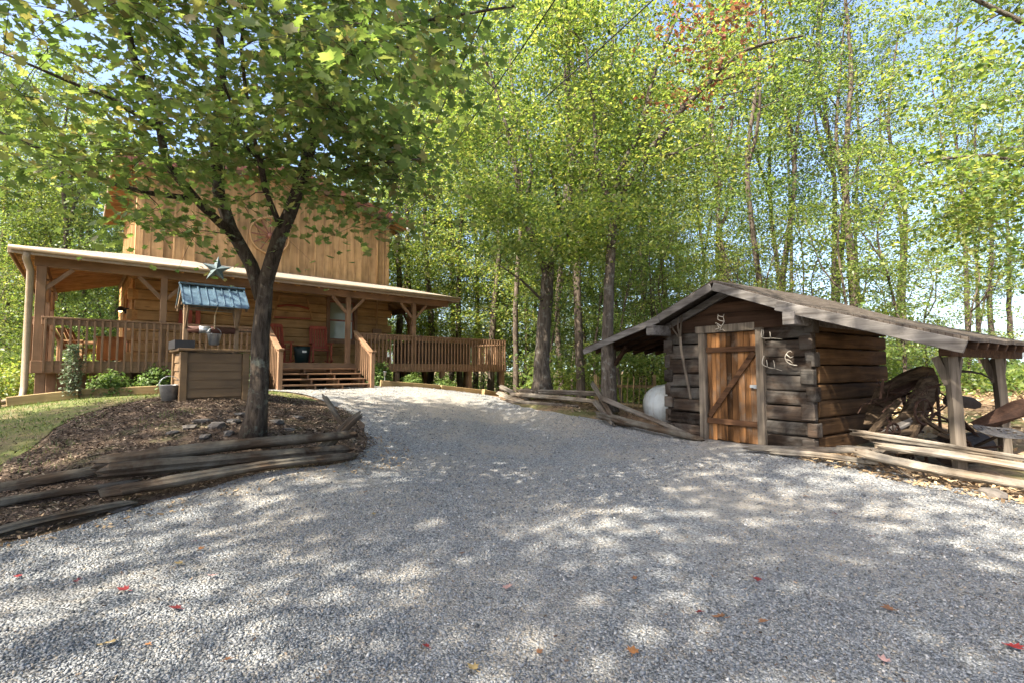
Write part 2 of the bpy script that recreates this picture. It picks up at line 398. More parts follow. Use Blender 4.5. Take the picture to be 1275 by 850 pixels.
def smooth_poly(poly, step=.35, wob=.08, seed=1):
    rng = random.Random(seed); pts = []
    n = len(poly)
    for i in range(n):
        p0, p1, p2, p3 = [Vector((*poly[(i + k) % n], 0)) for k in (-1, 0, 1, 2)]
        m = max(2, int((p2 - p1).length / step))
        for k in range(m):
            t = k / m
            q = .5 * ((2 * p1) + (p2 - p0) * t + (2 * p0 - 5 * p1 + 4 * p2 - p3) * t * t + (3 * p1 - p0 - 3 * p2 + p3) * t ** 3)
            pts.append((q.x + rng.uniform(-wob, wob), q.y + rng.uniform(-wob, wob)))
    return pts
def sheet(name, poly, step, dz, mat, kind='structure'):
    poly = np.array(poly); n = len(poly)
    lo, hi = poly.min(0), poly.max(0)
    gx, gy = np.meshgrid(np.arange(lo[0], hi[0], step), np.arange(lo[1], hi[1], step))
    gx = gx.ravel() + .013; gy = gy.ravel() + .017
    k = inside(poly, gx, gy); pts = np.column_stack([gx[k], gy[k]])
    dmin = np.full(len(pts), 1e9)
    for q in poly: dmin = np.minimum(dmin, np.hypot(pts[:, 0] - q[0], pts[:, 1] - q[1]))
    pts = pts[dmin > step * .4]
    allp = [Vector(p) for p in poly] + [Vector(p) for p in pts]
    v, e, f, *_ = delaunay_2d_cdt(allp, [], [list(range(n))], 1, 1e-5)
    xs = np.array([a.x for a in v]); ys = np.array([a.y for a in v]); z = gz(xs, ys) + dz
    me = bpy.data.meshes.new(name); me.from_pydata(list(zip(xs, ys, z)), [], [tuple(t) for t in f]); me.update()
    bm = bmesh.new(); bm.from_mesh(me)
    for fc in bm.faces:
        if fc.normal.z < 0: fc.normal_flip()
    bm.to_mesh(me); bm.free(); me.shade_smooth(); me.materials.append(mat)
    o = bpy.data.objects.new(name, me); COL.objects.link(o); o['kind'] = kind
    return o
# one sheet out to the horizon: fine grid near, rings outwards
def ground_sheet():
    ax = np.concatenate([-np.geomspace(2500, 30, 22), np.arange(-28, 28.01, .35), np.geomspace(30, 2500, 22)])
    X, Y = np.meshgrid(ax, ax); n = len(ax)
    Z = gz(X.ravel(), Y.ravel()) - .02
    i = np.arange(n * n).reshape(n, n)
    F = np.column_stack([i[:-1, :-1].ravel(), i[:-1, 1:].ravel(), i[1:, 1:].ravel(), i[1:, :-1].ravel()])
    o = np_mesh('ground', np.column_stack([X.ravel(), Y.ravel(), Z]), [F], MAT['forest_floor'], None, True)
    o['kind'] = 'structure'
ground_sheet()
DRIVE = [(-9, 1.5), (-6.5, 2.6), (-4.4, 4.1), (-3.9, 5.3), (-3.1, 6.2), (-2.4, 6.75), (-2.3, 7.7), (-2.6, 8.6), (-3.2, 9.8), (-4.6, 11.2), (-6.2, 12.1), (-6.2, 13.2), (-4.6, 14.6),
         (-3.4, 14.9), (-1.9, 15.2), (-.6, 14.5), (-.1, 13.1), (.9, 11.6), (1.9, 10.35), (2.9, 9.75), (3.6, 9.3), (4.72, 7.5), (5.3, 6.0), (5.9, 5.2), (7.2, 4.3), (10, 3), (14, 0), (14, -7), (-12, -7), (-12, 0)]
DRIVE_S = smooth_poly(DRIVE, .25, .05, 3)
sheet('gravel_driveway', DRIVE_S, .3, .006, MAT['gravel'])
MOUND = [(-2.3, 6.9), (-2.2, 7.7), (-2.6, 8.7), (-3.2, 9.9), (-4.3, 10.6), (-5.9, 10.3), (-6.6, 9.1), (-6.9, 7.7), (-6.2, 6.3), (-6.0, 4.3), (-4.5, 4.2), (-4.0, 5.2), (-3.2, 6.1)]
sheet('mulch_bed', smooth_poly(MOUND, .25, .05, 4), .3, .0, MAT['mulch'])
LAWN = [(-4.3, 10.7), (-5.9, 10.4), (-6.7, 9.1), (-7.0, 7.7), (-6.3, 6.3), (-6.1, 4.3), (-9, 4.0), (-14, 6), (-13.5, 9.3), (-10.4, 9.7), (-8.6, 10.6), (-7.2, 11.4), (-5.6, 11.5)]
sheet('lawn', smooth_poly(LAWN, .3, .05, 5), .3, -.008, MAT['turf'])
# real stones over the sheet, dense near the eye, thinning with distance
def scatter(poly, n, rng, box):
    x = rng.uniform(box[0], box[1], n); y = rng.uniform(box[2], box[3], n); k = inside(poly, x, y); return x[k], y[k]
def stones(name, x, y, r, mat, rng, sink=.25, flat=.55):
    n = len(x); t = np.array([(1, 0, 0), (-1, 0, 0), (0, 1, 0), (0, -1, 0), (0, 0, 1), (0, 0, -1)], float)
    f = np.array([(0, 2, 4), (2, 1, 4), (1, 3, 4), (3, 0, 4), (2, 0, 5), (1, 2, 5), (3, 1, 5), (0, 3, 5)])
    V = t[None] * rng.uniform(.6, 1.25, (n, 6, 1)) + rng.normal(0, .16, (n, 6, 3))
    V *= np.stack([np.ones(n), rng.uniform(.6, 1, n), rng.uniform(.4, 1, n) * flat / .55 * .6], 1)[:, None, :]
    q = rng.normal(0, 1, (n, 4)); q[:, 1:3] *= .25; q /= np.linalg.norm(q, axis=1)[:, None]
    w, a, b_, c = q.T
    M = np.stack([1 - 2 * (b_ * b_ + c * c), 2 * (a * b_ - c * w), 2 * (a * c + b_ * w), 2 * (a * b_ + c * w), 1 - 2 * (a * a + c * c), 2 * (b_ * c - a * w), 2 * (a * c - b_ * w), 2 * (b_ * c + a * w), 1 - 2 * (a * a + b_ * b_)], 1).reshape(n, 3, 3)
    V = np.einsum('nij,nkj->nki', M, V) * r[:, None, None]
    V += np.stack([x, y, gz_big(x, y) + .006 + r * sink], 1)[:, None, :]
    F = (f[None] + (np.arange(n) * 6)[:, None, None]).reshape(-1, 3)
    return np_mesh(name, V.reshape(-1, 3), [F], mat)
def gz_big(x, y):
    out = np.empty(len(x))
    for i in range(0, len(x), 20000): out[i:i + 20000] = gz(x[i:i + 20000], y[i:i + 20000])
    return out
rg = np.random.default_rng(7)
xs, ys, rs = [], [], []
for y0, y1, dens, ra, rb in ((1.7, 3.2, 5200, .0045, .0112), (3.2, 5, 3000, .0055, .012), (5, 7.5, 1200, .008, .015), (7.5, 11, 320, .010, .018), (11, 15.5, 80, .012, .02)):
    hw = 1.12 * y1 + .3
    x, y = scatter(DRIVE_S, int(dens * (y1 - y0) * 2 * hw), rg, (-hw, hw, y0, y1))
    k = (np.abs(x) < 1.12 * y + .3) & (np.sin(x * 1.7 + 1.9 * np.sin(y * .8 + .4) + .6 * np.sin(y * 3.1)) + .7 * np.sin(y * 1.9 - x * .7 + np.sin(x * 2.3)) + rg.normal(0, .55, len(x)) < .95); xs.append(x[k]); ys.append(y[k]); rs.append(rg.uniform(ra, rb, k.sum()) * rg.choice([1, 1, 1, 1.5], k.sum()))
st = stones('gravel', np.concatenate(xs), np.concatenate(ys), np.concatenate(rs), MAT['stone_chip'], rg)
st['kind'] = 'stuff'

# flat chips: bark mulch, dead leaves, straw
def cloud(name, C, N, S, tmpl, faces, mat, parent=None, rng=None, spin=True, smooth=False):
    """leaf-like pieces: centres C, normals N, sizes S, template in its own plane"""
    n = len(C); N = N / np.linalg.norm(N, axis=1)[:, None]
    a = rng.normal(0, 1, (n, 3)); U = a - N * (a * N).sum(1)[:, None]; U /= np.linalg.norm(U, axis=1)[:, None]
    Vv = np.cross(N, U); t = np.asarray(tmpl, float); k = len(t)
    V = C[:, None, :] + S[:, None, None] * (t[None, :, 0:1] * U[:, None, :] + t[None, :, 1:2] * Vv[:, None, :] + t[None, :, 2:3] * N[:, None, :])
    F = []
    for m in sorted({len(f) for f in faces}):
        ff = np.array([f for f in faces if len(f) == m]); F.append((ff[None] + (np.arange(n) * k)[:, None, None]).reshape(-1, m))
    return np_mesh(name, V.reshape(-1, 3), F, mat, parent, smooth)
CHIP = [(-.5, -.16, 0), (.35, -.2, .03), (.5, .1, 0), (-.3, .2, .05)]
LEAF4 = [(0, -.5, 0), (.3, -.02, .07), (0, .5, -.03), (-.3, .02, .07)]
LEAF6 = [(0, -.5, 0), (.24, -.25, .05), (.27, .12, .05), (0, .5, -.06), (-.27, .12, .05), (-.24, -.25, .05)]
F6 = [(0, 1, 2, 3), (0, 3, 4, 5)]
_h = [(.22, -.42, .03), (.20, -.28, .03), (.50, -.20, .05), (.36, -.06, .05), (.46, .20, .04), (.20, .12, .04), (.13, .30, .02)]
MAPLE = [(0, -.42, 0)] + _h + [(0, .56, -.06)] + [(-x, y, z) for x, y, z in reversed(_h)]
FM = [tuple(range(0, 9)), (8, 9, 10, 11, 12, 13, 14, 15, 0)]
def litter(name, poly, n, size, mat, box, rng, tilt=.35, tm=CHIP, fc=((0, 1, 2, 3),), lift=.012):
    x, y = scatter(poly, n, rng, box); m = len(x)
    N = np.column_stack([rng.normal(0, tilt, m), rng.normal(0, tilt, m), np.ones(m)])
    S = rng.uniform(size[0], size[1], m)
    o = cloud(name, np.column_stack([x, y, gz_big(x, y) + lift + S * .12]), N, S, tm, list(fc), mat, None, rng); o['kind'] = 'stuff'; return o
litter('bark_mulch', smooth_poly(MOUND, .3, .1, 4), 60000, (.015, .055), MAT['litter'], (-7.5, -1.5, 4, 11), rg)
litter('bark_mulch', smooth_poly([(-7.6, 9.6), (-5, 11), (-3, 10), (-5.5, 8.5), (-5.6, 4), (-7.4, 4), (-8.2, 7.4)], .3, .2, 9), 9000, (.015, .055), MAT['litter'], (-9, -2, 3.5, 11.2), rg)
EDGE = [(-6.2, 3.9), (-4.3, 3.7), (-3.6, 5.0), (-2.7, 5.9), (-1.7, 6.5), (-1.5, 7.6), (-2, 8.7), (-2.6, 8.5), (-2.3, 7.2), (-3.5, 6.3), (-4.4, 5.2), (-5.8, 4.4)]
litter('leaf_litter', EDGE, 5200, (.02, .065), MAT['straw'], (-7, -1, 3.5, 9), rg, .4)
NECK = [(4.2, 7.2), (4.9, 5.9), (5.6, 5.0), (7.2, 4.2), (9, 4), (9, 6.2), (6.2, 6.3), (4.9, 7.9)]
litter('pine_straw', NECK, 9000, (.03, .10), MAT['straw'], (3.5, 9, 4, 8), rg, .4)
litter('drive_litter', DRIVE_S, 7000, (.008, .03), MAT['litter'], (-9, 9, 1.8, 13), rg, .5)
BANK = [(-.4, 14.4), (.5, 12.7), (1.3, 11.4), (2.0, 10.2), (3.4, 9.6), (3.2, 10.6), (2.4, 12), (1.5, 14), (0, 15)]
litter('dead_leaves', BANK, 4500, (.04, .10), MAT['litter'], (-1, 4, 9, 15.2), rg, .4)
WOODS = [(6.5, 7.2), (9, 6.5), (14, 9), (26, 20), (18, 24), (10, 17), (6, 11)]
litter('fallen_foliage', WOODS, 16000, (.06, .16), MAT['straw'], (5, 26, 6, 24), rg, .5)
# short grass of the lawn
x, y = scatter(LAWN, 26000, rg, (-14, -4, 4, 12)); m = len(x)
C = np.column_stack([x, y, gz_big(x, y) + .015]); N = np.column_stack([rg.normal(0, 1, m), rg.normal(0, 1, m), rg.normal(0, .25, m)])
def blades(name, x, y, hh, mat, rng):
    m = len(x); t = rng.uniform(0, 6.283, m); w = rng.uniform(.004, .008, m); ln = rng.normal(0, .45, (m, 2)) * hh[:, None]
    z = gz_big(x, y) - .02; B = np.column_stack([x, y, z]); D = np.column_stack([np.cos(t) * w, np.sin(t) * w, 0 * w])
    V = np.stack([B - D, B + D, B + np.column_stack([ln, hh])], 1).reshape(-1, 3)
    o = np_mesh(name, V, [np.arange(m * 3).reshape(-1, 3)], mat); o['kind'] = 'stuff'; return o
x2, y2 = scatter([(-6.9, 9.5), (-4.2, 10.8), (-3, 9.8), (-5, 8.6), (-5.2, 6), (-5.4, 4.2), (-7.5, 4.2), (-8, 7)], 9000, rg, (-8, -3, 4, 11))
k2 = np.sin(x2 * 3.1 + 1.7 * np.sin(y2 * 2.3)) + np.sin(y2 * 4.3 + x2) > .5; x, y = np.concatenate([x, x2[k2]]), np.concatenate([y, y2[k2]]); m = len(x)
kb = np.sin(x * 1.9 + 1.3 * np.sin(y * 1.5)) + np.cos(y * 2.7 - x * .8) > -.9; x, y = x[kb], y[kb]; m = len(x)
blades('grass', x, y, rg.uniform(.03, .09, m), MAT['grass'], rg)

# ---------------------------------------------------------------- trees
def resample(pts, step):
    out = [Vector(pts[0])]; pts = [Vector(p) for p in pts]; n = len(pts)
    for i in range(n - 1):
        p0, p1, p2, p3 = pts[max(i - 1, 0)], pts[i], pts[i + 1], pts[min(i + 2, n - 1)]
        m = max(1, int((p2 - p1).length / step))
        for k in range(1, m + 1):
            t = k / m
            out.append(.5 * ((2 * p1) + (p2 - p0) * t + (2 * p0 - 5 * p1 + 4 * p2 - p3) * t * t + (3 * p1 - p0 - 3 * p2 + p3) * t ** 3))
    return out
def grow(name, limbs, targets, per, spread, size, leaf, leafm, bark, parent, seed, sides=10, droop=.25, tilt=.6, rtip=.006, maxlen=4.0, flare=.5, crown_name='crown', up=.0):
    """limbs: list of (points, r0, r1); twig clusters at targets join the nearest wood"""
    rng = random.Random(seed); nr = np.random.default_rng(seed)
    mb = MB(); nodes = []; radii = []
    for li, (pts, r0, r1) in enumerate(limbs):
        p = resample(pts, .35); n = len(p); rr = [r0 + (r1 - r0) * (i / max(1, n - 1)) ** .8 for i in range(n)]
        if li == 0 and flare:
            for i in range(n):
                h = p[i].z - p[0].z; rr[i] *= 1 + flare * math.exp(-max(h, 0) / .28)
        q = [a + Vector((rng.uniform(-1, 1), rng.uniform(-1, 1), 0)) * rr[i] * .12 * (i > 0) for i, a in enumerate(p)]
        mb.tube(q, rr, sides if li < 3 else max(6, sides - 3), True, .06, rng)
        st = 0 if li else int(n * .45)
        nodes += q[st:]; radii += rr[st:]
    NA = np.array([tuple(a) for a in nodes]); RA = list(radii)
    T = np.array([tuple(t) for t in targets])
    d0 = np.array([np.min(np.linalg.norm(NA - t, axis=1)) for t in T]); T = T[np.argsort(d0)]
    CC, NN = [], []
    for t in T:
        d = NA - t; L = np.linalg.norm(d, axis=1); cost = L + 1.1 * np.maximum(d[:, 2] + .15 * L, 0)
        i = int(np.argmin(cost)); a = Vector(NA[i]); e = Vector(t); ln = (e - a).length
        if ln > maxlen: continue
        mid1 = a.lerp(e, .35) + Vector((rng.uniform(-.1, .1) * ln, rng.uniform(-.1, .1) * ln, .10 * ln)); mid2 = a.lerp(e, .7) + Vector((rng.uniform(-.07, .07) * ln, rng.uniform(-.07, .07) * ln, .06 * ln))
        r0 = min(RA[i] * .7, rtip + .011 * ln); pts = [a, mid1, mid2, e]
        pp = resample(pts, max(.25, ln / 6)); k = len(pp)
        rr = [r0 + (rtip * .6 - r0) * j / (k - 1) for j in range(k)]
        mb.tube(pp, rr, 5, False)
        NA = np.vstack([NA, np.array([tuple(q) for q in pp[1:]])]); RA += rr[1:]
        m = int(per * rng.uniform(.55, 1.35))
        off = nr.normal(0, 1, (m, 3)) * np.array([spread * 1.1, spread * 1.1, spread * .25]); off[:, 2] -= droop * np.hypot(off[:, 0], off[:, 1]) ** 2 / max(spread, .01) * .5
        CC.append(np.array(e)[None] + off)
        ax = off.copy(); ax[:, 2] = 0; ax /= np.maximum(np.linalg.norm(ax, axis=1)[:, None], 1e-3)
        NN.append(np.array([0, 0, 1.0])[None] + ax * .35 + nr.normal(0, tilt, (m, 3)))
        # little twigs inside the cluster
        for _ in range(3):
            o3 = off[rng.randrange(m)] if m else np.zeros(3)
            mb.tube([e, e.lerp(e + Vector(o3), .5) + Vector((0, 0, .03)), e + Vector(o3)], [rtip * .7, rtip * .5, rtip * .3], 3, False)
    C = np.concatenate(CC); N = np.concatenate(NN); S = size * nr.uniform(.6, 1.25, len(C))
    tr = mb.build('trunk', bark, parent, True)
    tm, fc = {'maple': (MAPLE, FM), 'six': (LEAF6, F6), 'four': (LEAF4, [(0, 1, 2), (0, 2, 3)])}[leaf]
    cr = cloud(crown_name, C, N, S, tm, fc, leafm, parent, nr)
    return tr, cr, C
def ell(n, c, r, rng, zmin=-9, shell=.35, cond=None):
    out = []
    while len(out) < n:
        v = Vector((rng.gauss(0, 1), rng.gauss(0, 1), rng.gauss(0, 1))).normalized() * (rng.uniform(shell, 1) ** .6)
        p = Vector((c[0] + v.x * r[0], c[1] + v.y * r[1], c[2] + v.z * r[2]))
        if p.z < zmin or (cond and not cond(p)): continue
        out.append(p)
    return out
# ---------------------------------------------------------------- log cabin (local x along the porch, y into the house)
HX, HY, HA = -10.2, 10.3, math.atan2(.665, .747)
def hw_(u, v): return Vector((HX + .747 * u - .665 * v, HY + .665 * u + .747 * v, 0))
def hg(u, v): p = hw_(u, v); return g1(p.x, p.y)
house = thing('log_cabin', 'two storey log cabin with wraparound porch and board upper wall', 'cabin', (HX, HY, 0), HA)
U0, U1, V0, V1 = 1.8, 9.32, 2.2, 8.5
ZD, ZE, ZW = 1.68, 3.97, 4.57
rr = random.Random(11)
# log walls, course by course, with notched ends at the corners
def logs(name, mat, fixed, a0, a1, along, z0, z1, skips=()):
    mb = MB(); z = z0; k = 0; h = .285
    while z < z1 - .05:
        hh = min(h, z1 - z); e0 = -.16 if k % 2 == 0 else 0.0; segs = [(a0 + e0, a1 - e0)]
        for s0, s1, sz0, sz1 in skips:
            if z + hh * .5 > sz0 and z + hh * .5 < sz1:
                segs = [q for (p0, p1) in segs for q in ((p0, s0), (s1, p1)) if q[1] - q[0] > .05]
        for p0, p1 in segs:
            prof = [(.075, .002), (-.042, .004), (-.058, .022), (-.060, hh * .5), (-.058, hh - .022), (-.042, hh - .004), (.075, hh - .002)]
            if along == 'x': mb.prism([(p0, fixed + a, z + b) for a, b in prof], (p1 - p0, 0, 0))
            else: mb.prism([(fixed + a, p0, z + b) for a, b in prof], (0, p1 - p0, 0))
        z += hh; k += 1
    return mb.build(name, mat, house, False, .008)
logs('log_wall', MAT['house_log'], V0, U0, U1, 'x', ZD, ZW + .05, [(7.05, 8.05, 2.42, 3.95)])
logs('log_wall', MAT['house_log_end'], U0, V0 + .1, V1, 'y', ZD, ZW + .05, [(3.55, 4.45, ZD, 3.75)])
mb = MB(); mb.b2((U1 - .08, V0 + .1, ZD), (U1 + .08, V1, ZW)); mb.b2((U0, V1 - .1, ZD), (U1 - .09, V1 + .06, ZW)); mb.build('back_wall', MAT['house_log'], house)
# upper storey: boards and battens up to the rake
ZU, ZR, UC = 7.0, 7.8, (U0 + U1) / 2
def rake(u): return ZR - abs(u - UC) * (ZR - ZU) / (UC - U0)
mb = MB(); u = U0
while u < U1 - .02:
    w = min(rr.uniform(.24, .30), U1 - u); t = rr.uniform(-.006, .006)
    mb.prism([(u + .004, V0 + t, ZW + .02), (u + w - .004, V0 + t, ZW + .02), (u + w - .004, V0 + t, rake(u + w)), (u + .004, V0 + t, rake(u))], (0, .04, 0))
    if u + w < U1 - .05: mb.b2((u + w - .022, V0 - .024, ZW + .02), (u + w + .022, V0 - .007, rake(u + w) - .03))
    u += w
mb.build('board_wall', MAT['house_board'], house, False, .003)
mb = MB(); v = V0 + .05
while v < V1:
    w = min(.28, V1 - v); mb.b2((U0, v + .004, ZW + .02), (U0 + .04, v + w - .004, ZU)); mb.b2((U0 - .022, v + w - .02, ZW + .02), (U0 - .001, v + w + .02, ZU - .02)); v += w
mb.build('board_wall', MAT['house_board'], house, False, .003)
mb = MB(); mb.b2((U1 - .04, V0 + .05, ZW), (U1, V1, ZU)); mb.prism([(U0, V1, ZW), (U1, V1, ZW), (U1, V1, ZU), (UC, V1, ZR), (U0, V1, ZU)], (0, .04, 0)); mb.build('back_wall', MAT['house_board'], house)
for x0, x1 in ((U0 - .02, U0 + .12), (U1 - .12, U1 + .02)): MB().b2((x0, V0 - .05, ZW + .02), (x1, V0 - .026, ZU - .05)).build('corner_trim', MAT['house_board'], house, False, .004)
MB().b2((U0 - .052, V0 - .05, ZW + .02), (U0 - .026, V0 + .11, ZU - .05)).build('corner_trim', MAT['house_board'], house, False, .004)
# main roof
ov = .62; sl_ = (ZR - ZU) / (UC - U0); zt = ZR + .06
for sgn, nm in ((-1, 'main_roof'), (1, 'main_roof')):
    uo = UC + sgn * (UC - U0 + ov); zo = zt - (UC - U0 + ov) * sl_
    mb = MB(); mb.prism([(UC, V0 - .6, zt), (uo, V0 - .6, zo), (uo, V0 - .6, zo + .13), (UC, V0 - .6, zt + .13)], (0, V1 - V0 + 1.1, 0))
    ro = mb.build(nm, MAT['shingle_house'], house)
    mb = MB(); mb.prism([(UC, V0 - .63, zt - .1), (uo, V0 - .63, zo - .1), (uo, V0 - .63, zo + .12), (UC, V0 - .63, zt + .12)], (0, .028, 0)); mb.build('rake_board', MAT['red_trim'], ro)
    mb = MB(); mb.b2((uo - .02 if sgn > 0 else uo - .01, V0 - .6, zo - .1), (uo + .01 if sgn > 0 else uo + .02, V1 + .5, zo + .12)); mb.build('fascia', MAT['tan_trim'], ro)
    mb = MB(); v = V0 - .3
    while v < V1 + .3:
        mb.beam((UC + sgn * (UC - U0 + .03), v, zt - (UC - U0 + .03) * sl_ - .075), (uo - sgn * .03, v, zo - .06), .045, .14); v += .45
    mb.build('rafter', MAT['rafter'], ro)
# porch roofs: front, left and right slopes with hips
UE0, UE1, VE = -.40, 10.75, -.40
def roofslab(name, quad, mat, th=.05):
    mb = MB(); mb.prism(quad, (0, 0, th)); return mb.build(name, mat, house)
front = roofslab('porch_roof', [(UE0, VE, ZE), (UE1, VE, ZE), (U1, V0 - .03, ZW), (U0, V0 - .03, ZW)], MAT['shingle_house'])
left = roofslab('porch_roof', [(UE0, VE + .003, ZE - .001), (U0 - .03, V0, ZW), (U0 - .03, 7.4, ZW), (UE0, 7.4, ZE)], MAT['shingle_house'])
right = roofslab('porch_roof', [(UE1, VE + .003, ZE - .001), (UE1, 6.0, ZE), (U1 + .03, 6.0, ZW), (U1 + .03, V0, ZW)], MAT['shingle_house'])
for nm, q in (('ceiling', [(UE0, VE, ZE), (UE1, VE, ZE), (U1, V0 - .03, ZW), (U0, V0 - .03, ZW)]), ('ceiling', [(UE0, VE + .003, ZE - .001), (U0 - .03, V0, ZW), (U0 - .03, 7.4, ZW), (UE0, 7.4, ZE)]), ('ceiling', [(UE1, VE + .003, ZE - .001), (UE1, 6.0, ZE), (U1 + .03, 6.0, ZW), (U1 + .03, V0, ZW)])):
    roofslab(nm, [(a, b_, z - .022) for a, b_, z in q], MAT['house_log'], .018)
def fascia(name, a, b_, mat, h=.17, th=.03, dz=-.12, parent=front):
    mb = MB(); mb.beam(a, b_, th, h); return mb.build(name, mat, parent, False, .004)
fascia('fascia', (UE0, VE - .02, ZE - .03), (UE1, VE - .02, ZE - .03), MAT['tan_trim'])
fascia('fascia', (UE0 - .02, VE, ZE - .03), (UE0 - .02, 7.4, ZE - .03), MAT['tan_trim'], parent=left)
fascia('fascia', (UE1 + .02, VE, ZE - .03), (UE1 + .02, 6.0, ZE - .03), MAT['tan_trim'], parent=right)
mb = MB(); mb.tube([(UE0 - .02, VE - .085, ZE - .005), (UE1 + .02, VE - .085, ZE - .005)], .055, 8, True, 0, None, .9); mb.build('gutter', MAT['tan_trim'], front, True)
kf = (ZW - ZE) / (V0 - .03 - VE); kl = (ZW - ZE) / (U0 - .03 - UE0)
mb = MB(); u = U0 + .2
while u < U1:
    mb.beam((u, VE + .05, ZE + .05 * kf - .085), (u, V0 - .1, ZW - .1), .045, .15); u += .55
mb.build('rafter', MAT['rafter'], front)
mb = MB(); v = VE + .25
while v < 7.3:
    x1 = U0 - .12 if v > V0 else UE0 + (v - VE) * (U0 - UE0) / (V0 - VE) - .05
    if x1 > UE0 + .2: mb.beam((UE0 + .05, v, ZE + .05 * kl - .085), (x1, v, ZE + (x1 - UE0) * kl - .085), .045, .15)
    v += .42
mb.build('rafter', MAT['rafter_pale'], left)
mb = MB(); v = VE + .25
while v < 5.9:
    x1 = U1 + .12 if v > V0 else UE1 - (v - VE) * (UE1 - U1) / (V0 - VE) + .05
    if x1 < UE1 - .2: mb.beam((UE1 - .05, v, ZE - .06), (x1, v, ZE + (UE1 - x1) * (ZW - ZE) / (UE1 - U1) - .085), .045, .15)
    v += .42
mb.build('rafter', MAT['rafter_pale'], right)
# beams and posts
mb = MB(); mb.beam((-.06, .06, ZE - .16), (10.6, .06, ZE - .16), .10, .21); mb.beam((.06, .12, ZE - .16), (.06, 7.2, ZE - .16), .10, .21); mb.beam((10.4, .12, ZE - .16), (10.4, 5.8, ZE - .16), .10, .21)
mb.beam((U0 - .13, V0, ZW - .2), (U0 - .13, 7.2, ZW - .2), .06, .2)
mb.build('porch_beam', MAT['deck_paint'], house, False, .006)
def porch_post(u, v, dirs, zb=None, w=.13, zt=ZE - .26):
    mb = MB(); mb.b2((u - w / 2, v - w / 2, ZD if zb is None else zb), (u + w / 2, v + w / 2, zt)); p = mb.build('porch_post', MAT['deck_vert'], house, False, .006)
    for dx, dy in dirs:
        m2 = MB(); m2.beam((u + dx * .05, v + dy * .05, zt - .5), (u + dx * .5, v + dy * .5, zt - .015), .075, .085); m2.build('brace', MAT['deck_vert'], p, False, .004)
porch_post(.06, .06, [(1, 0), (0, 1)], None, .16); porch_post(2.23, .06, [(1, 0), (-1, 0)]); porch_post(6.9, .06, [(1, 0), (-1, 0)]); porch_post(9.2, .06, [(1, 0), (-1, 0)])
porch_post(.06, 2.6, [(0, 1), (0, -1)]); porch_post(.06, 5.0, [(0, 1), (0, -1)]); porch_post(10.4, 2.4, [(0, 1), (0, -1)]); porch_post(10.4, 5.0, [(0, -1)])
# deck: boards, rim and support posts
mb = MB(); v = 0.0
while v < 7.2:
    w = .138; u1 = 13.3 if v < 4.2 else 10.6
    if v < V0 - .12: mb.b2((0, v, ZD - .035), (u1, v + w, ZD))
    else:
        mb.b2((0, v, ZD - .035), (U0 - .1, v + w, ZD)); mb.b2((U1 + .1, v, ZD - .035), (u1, v + w, ZD))
    v += .143
mb.build('deck_floor', MAT['deck_paint'], house)
mb = MB(); mb.b2((-.03, -.045, ZD - .27), (13.34, -.005, ZD - .002)); mb.b2((-.045, -.005, ZD - .27), (-.005, 7.2, ZD - .002)); mb.b2((13.305, 0, ZD - .27), (13.345, 4.2, ZD - .002))
mb.build('rim_joist', MAT['deck_paint'], house, False, .005)
for u, v in ((.12, .1), (1.0, .35), (2.3, .1), (3.6, .1), (4.4, .1), (7.3, .1), (8.6, .1), (9.6, 1.4), (10.4, .1), (11.6, .1), (13.2, .1), (13.2, 2.5), (11.2, 2.6), (9.3, 3.4), (.1, 2.6), (.1, 5)):
    mb = MB(); mb.b2((u - .08, v - .08, hg(u, v) - .3), (u + .08, v + .08, ZD - .27)); mb.build('deck_post', MAT['deck_vert'], house, False, .006)
mb = MB(); u = U0
mb.b2((U0, V0 + .02, .4), (U1, V0 + .12, ZD - .04)); mb.b2((U0, V0 + .12, .4), (U0 + .1, V1, ZD - .04)); mb.b2((U1 - .1, V0 + .12, 0), (U1, V1, ZD - .04)); mb.build('foundation', plain('foundation_block', (.07, .055, .045), .9), house)
# wide boxed corner column at the left end, partly siding
mb = MB()
for k in range(4): mb.b2((.20 + k * .17, .42 + k * .12, hg(.3, .5) - .2), (.365 + k * .17, .46 + k * .12, ZD - .27))
mb.build('skirt_board', MAT['deck_vert'], house, False, .004)
# railings
def railing(a, b_, posts=True):
    a, b_ = Vector((*a, 0)), Vector((*b_, 0)); L = (b_ - a).length; d = (b_ - a) / L; nrm = Vector((d.y, -d.x, 0)); z1 = ZD + .92
    mb = MB(); mb.beam(a + Vector((0, 0, z1)) - nrm * .02, b_ + Vector((0, 0, z1)) - nrm * .02, .14, .04); mb.beam(a + Vector((0, 0, z1 - .09)), b_ + Vector((0, 0, z1 - .09)), .04, .13)
    r = mb.build('railing', MAT['deck_paint'], house, False, .005)
    n = int(L / .135); me = None
    for i in range(n + 1):
        p = a + d * (L * (i + .5) / (n + 1)) + nrm * .045
        if me is None:
            m2 = MB(); m2.box((0, 0, 0), (.042, .042, 1.14), None); o = m2.build('baluster', MAT['deck_vert'], r, False, .004); me = o
        else:
            o = me.copy(); COL.objects.link(o); o.parent = r
        o.location = (p.x, p.y, z1 - .025 - .57); o.rotation_euler = (0, 0, math.atan2(d.y, d.x))
railing((.1, -.02), (4.55, -.02)); railing((7.15, -.02), (13.3, -.02)); railing((-.02, 4.2), (-.02, .1)); railing((13.32, .05), (13.32, 4.1))
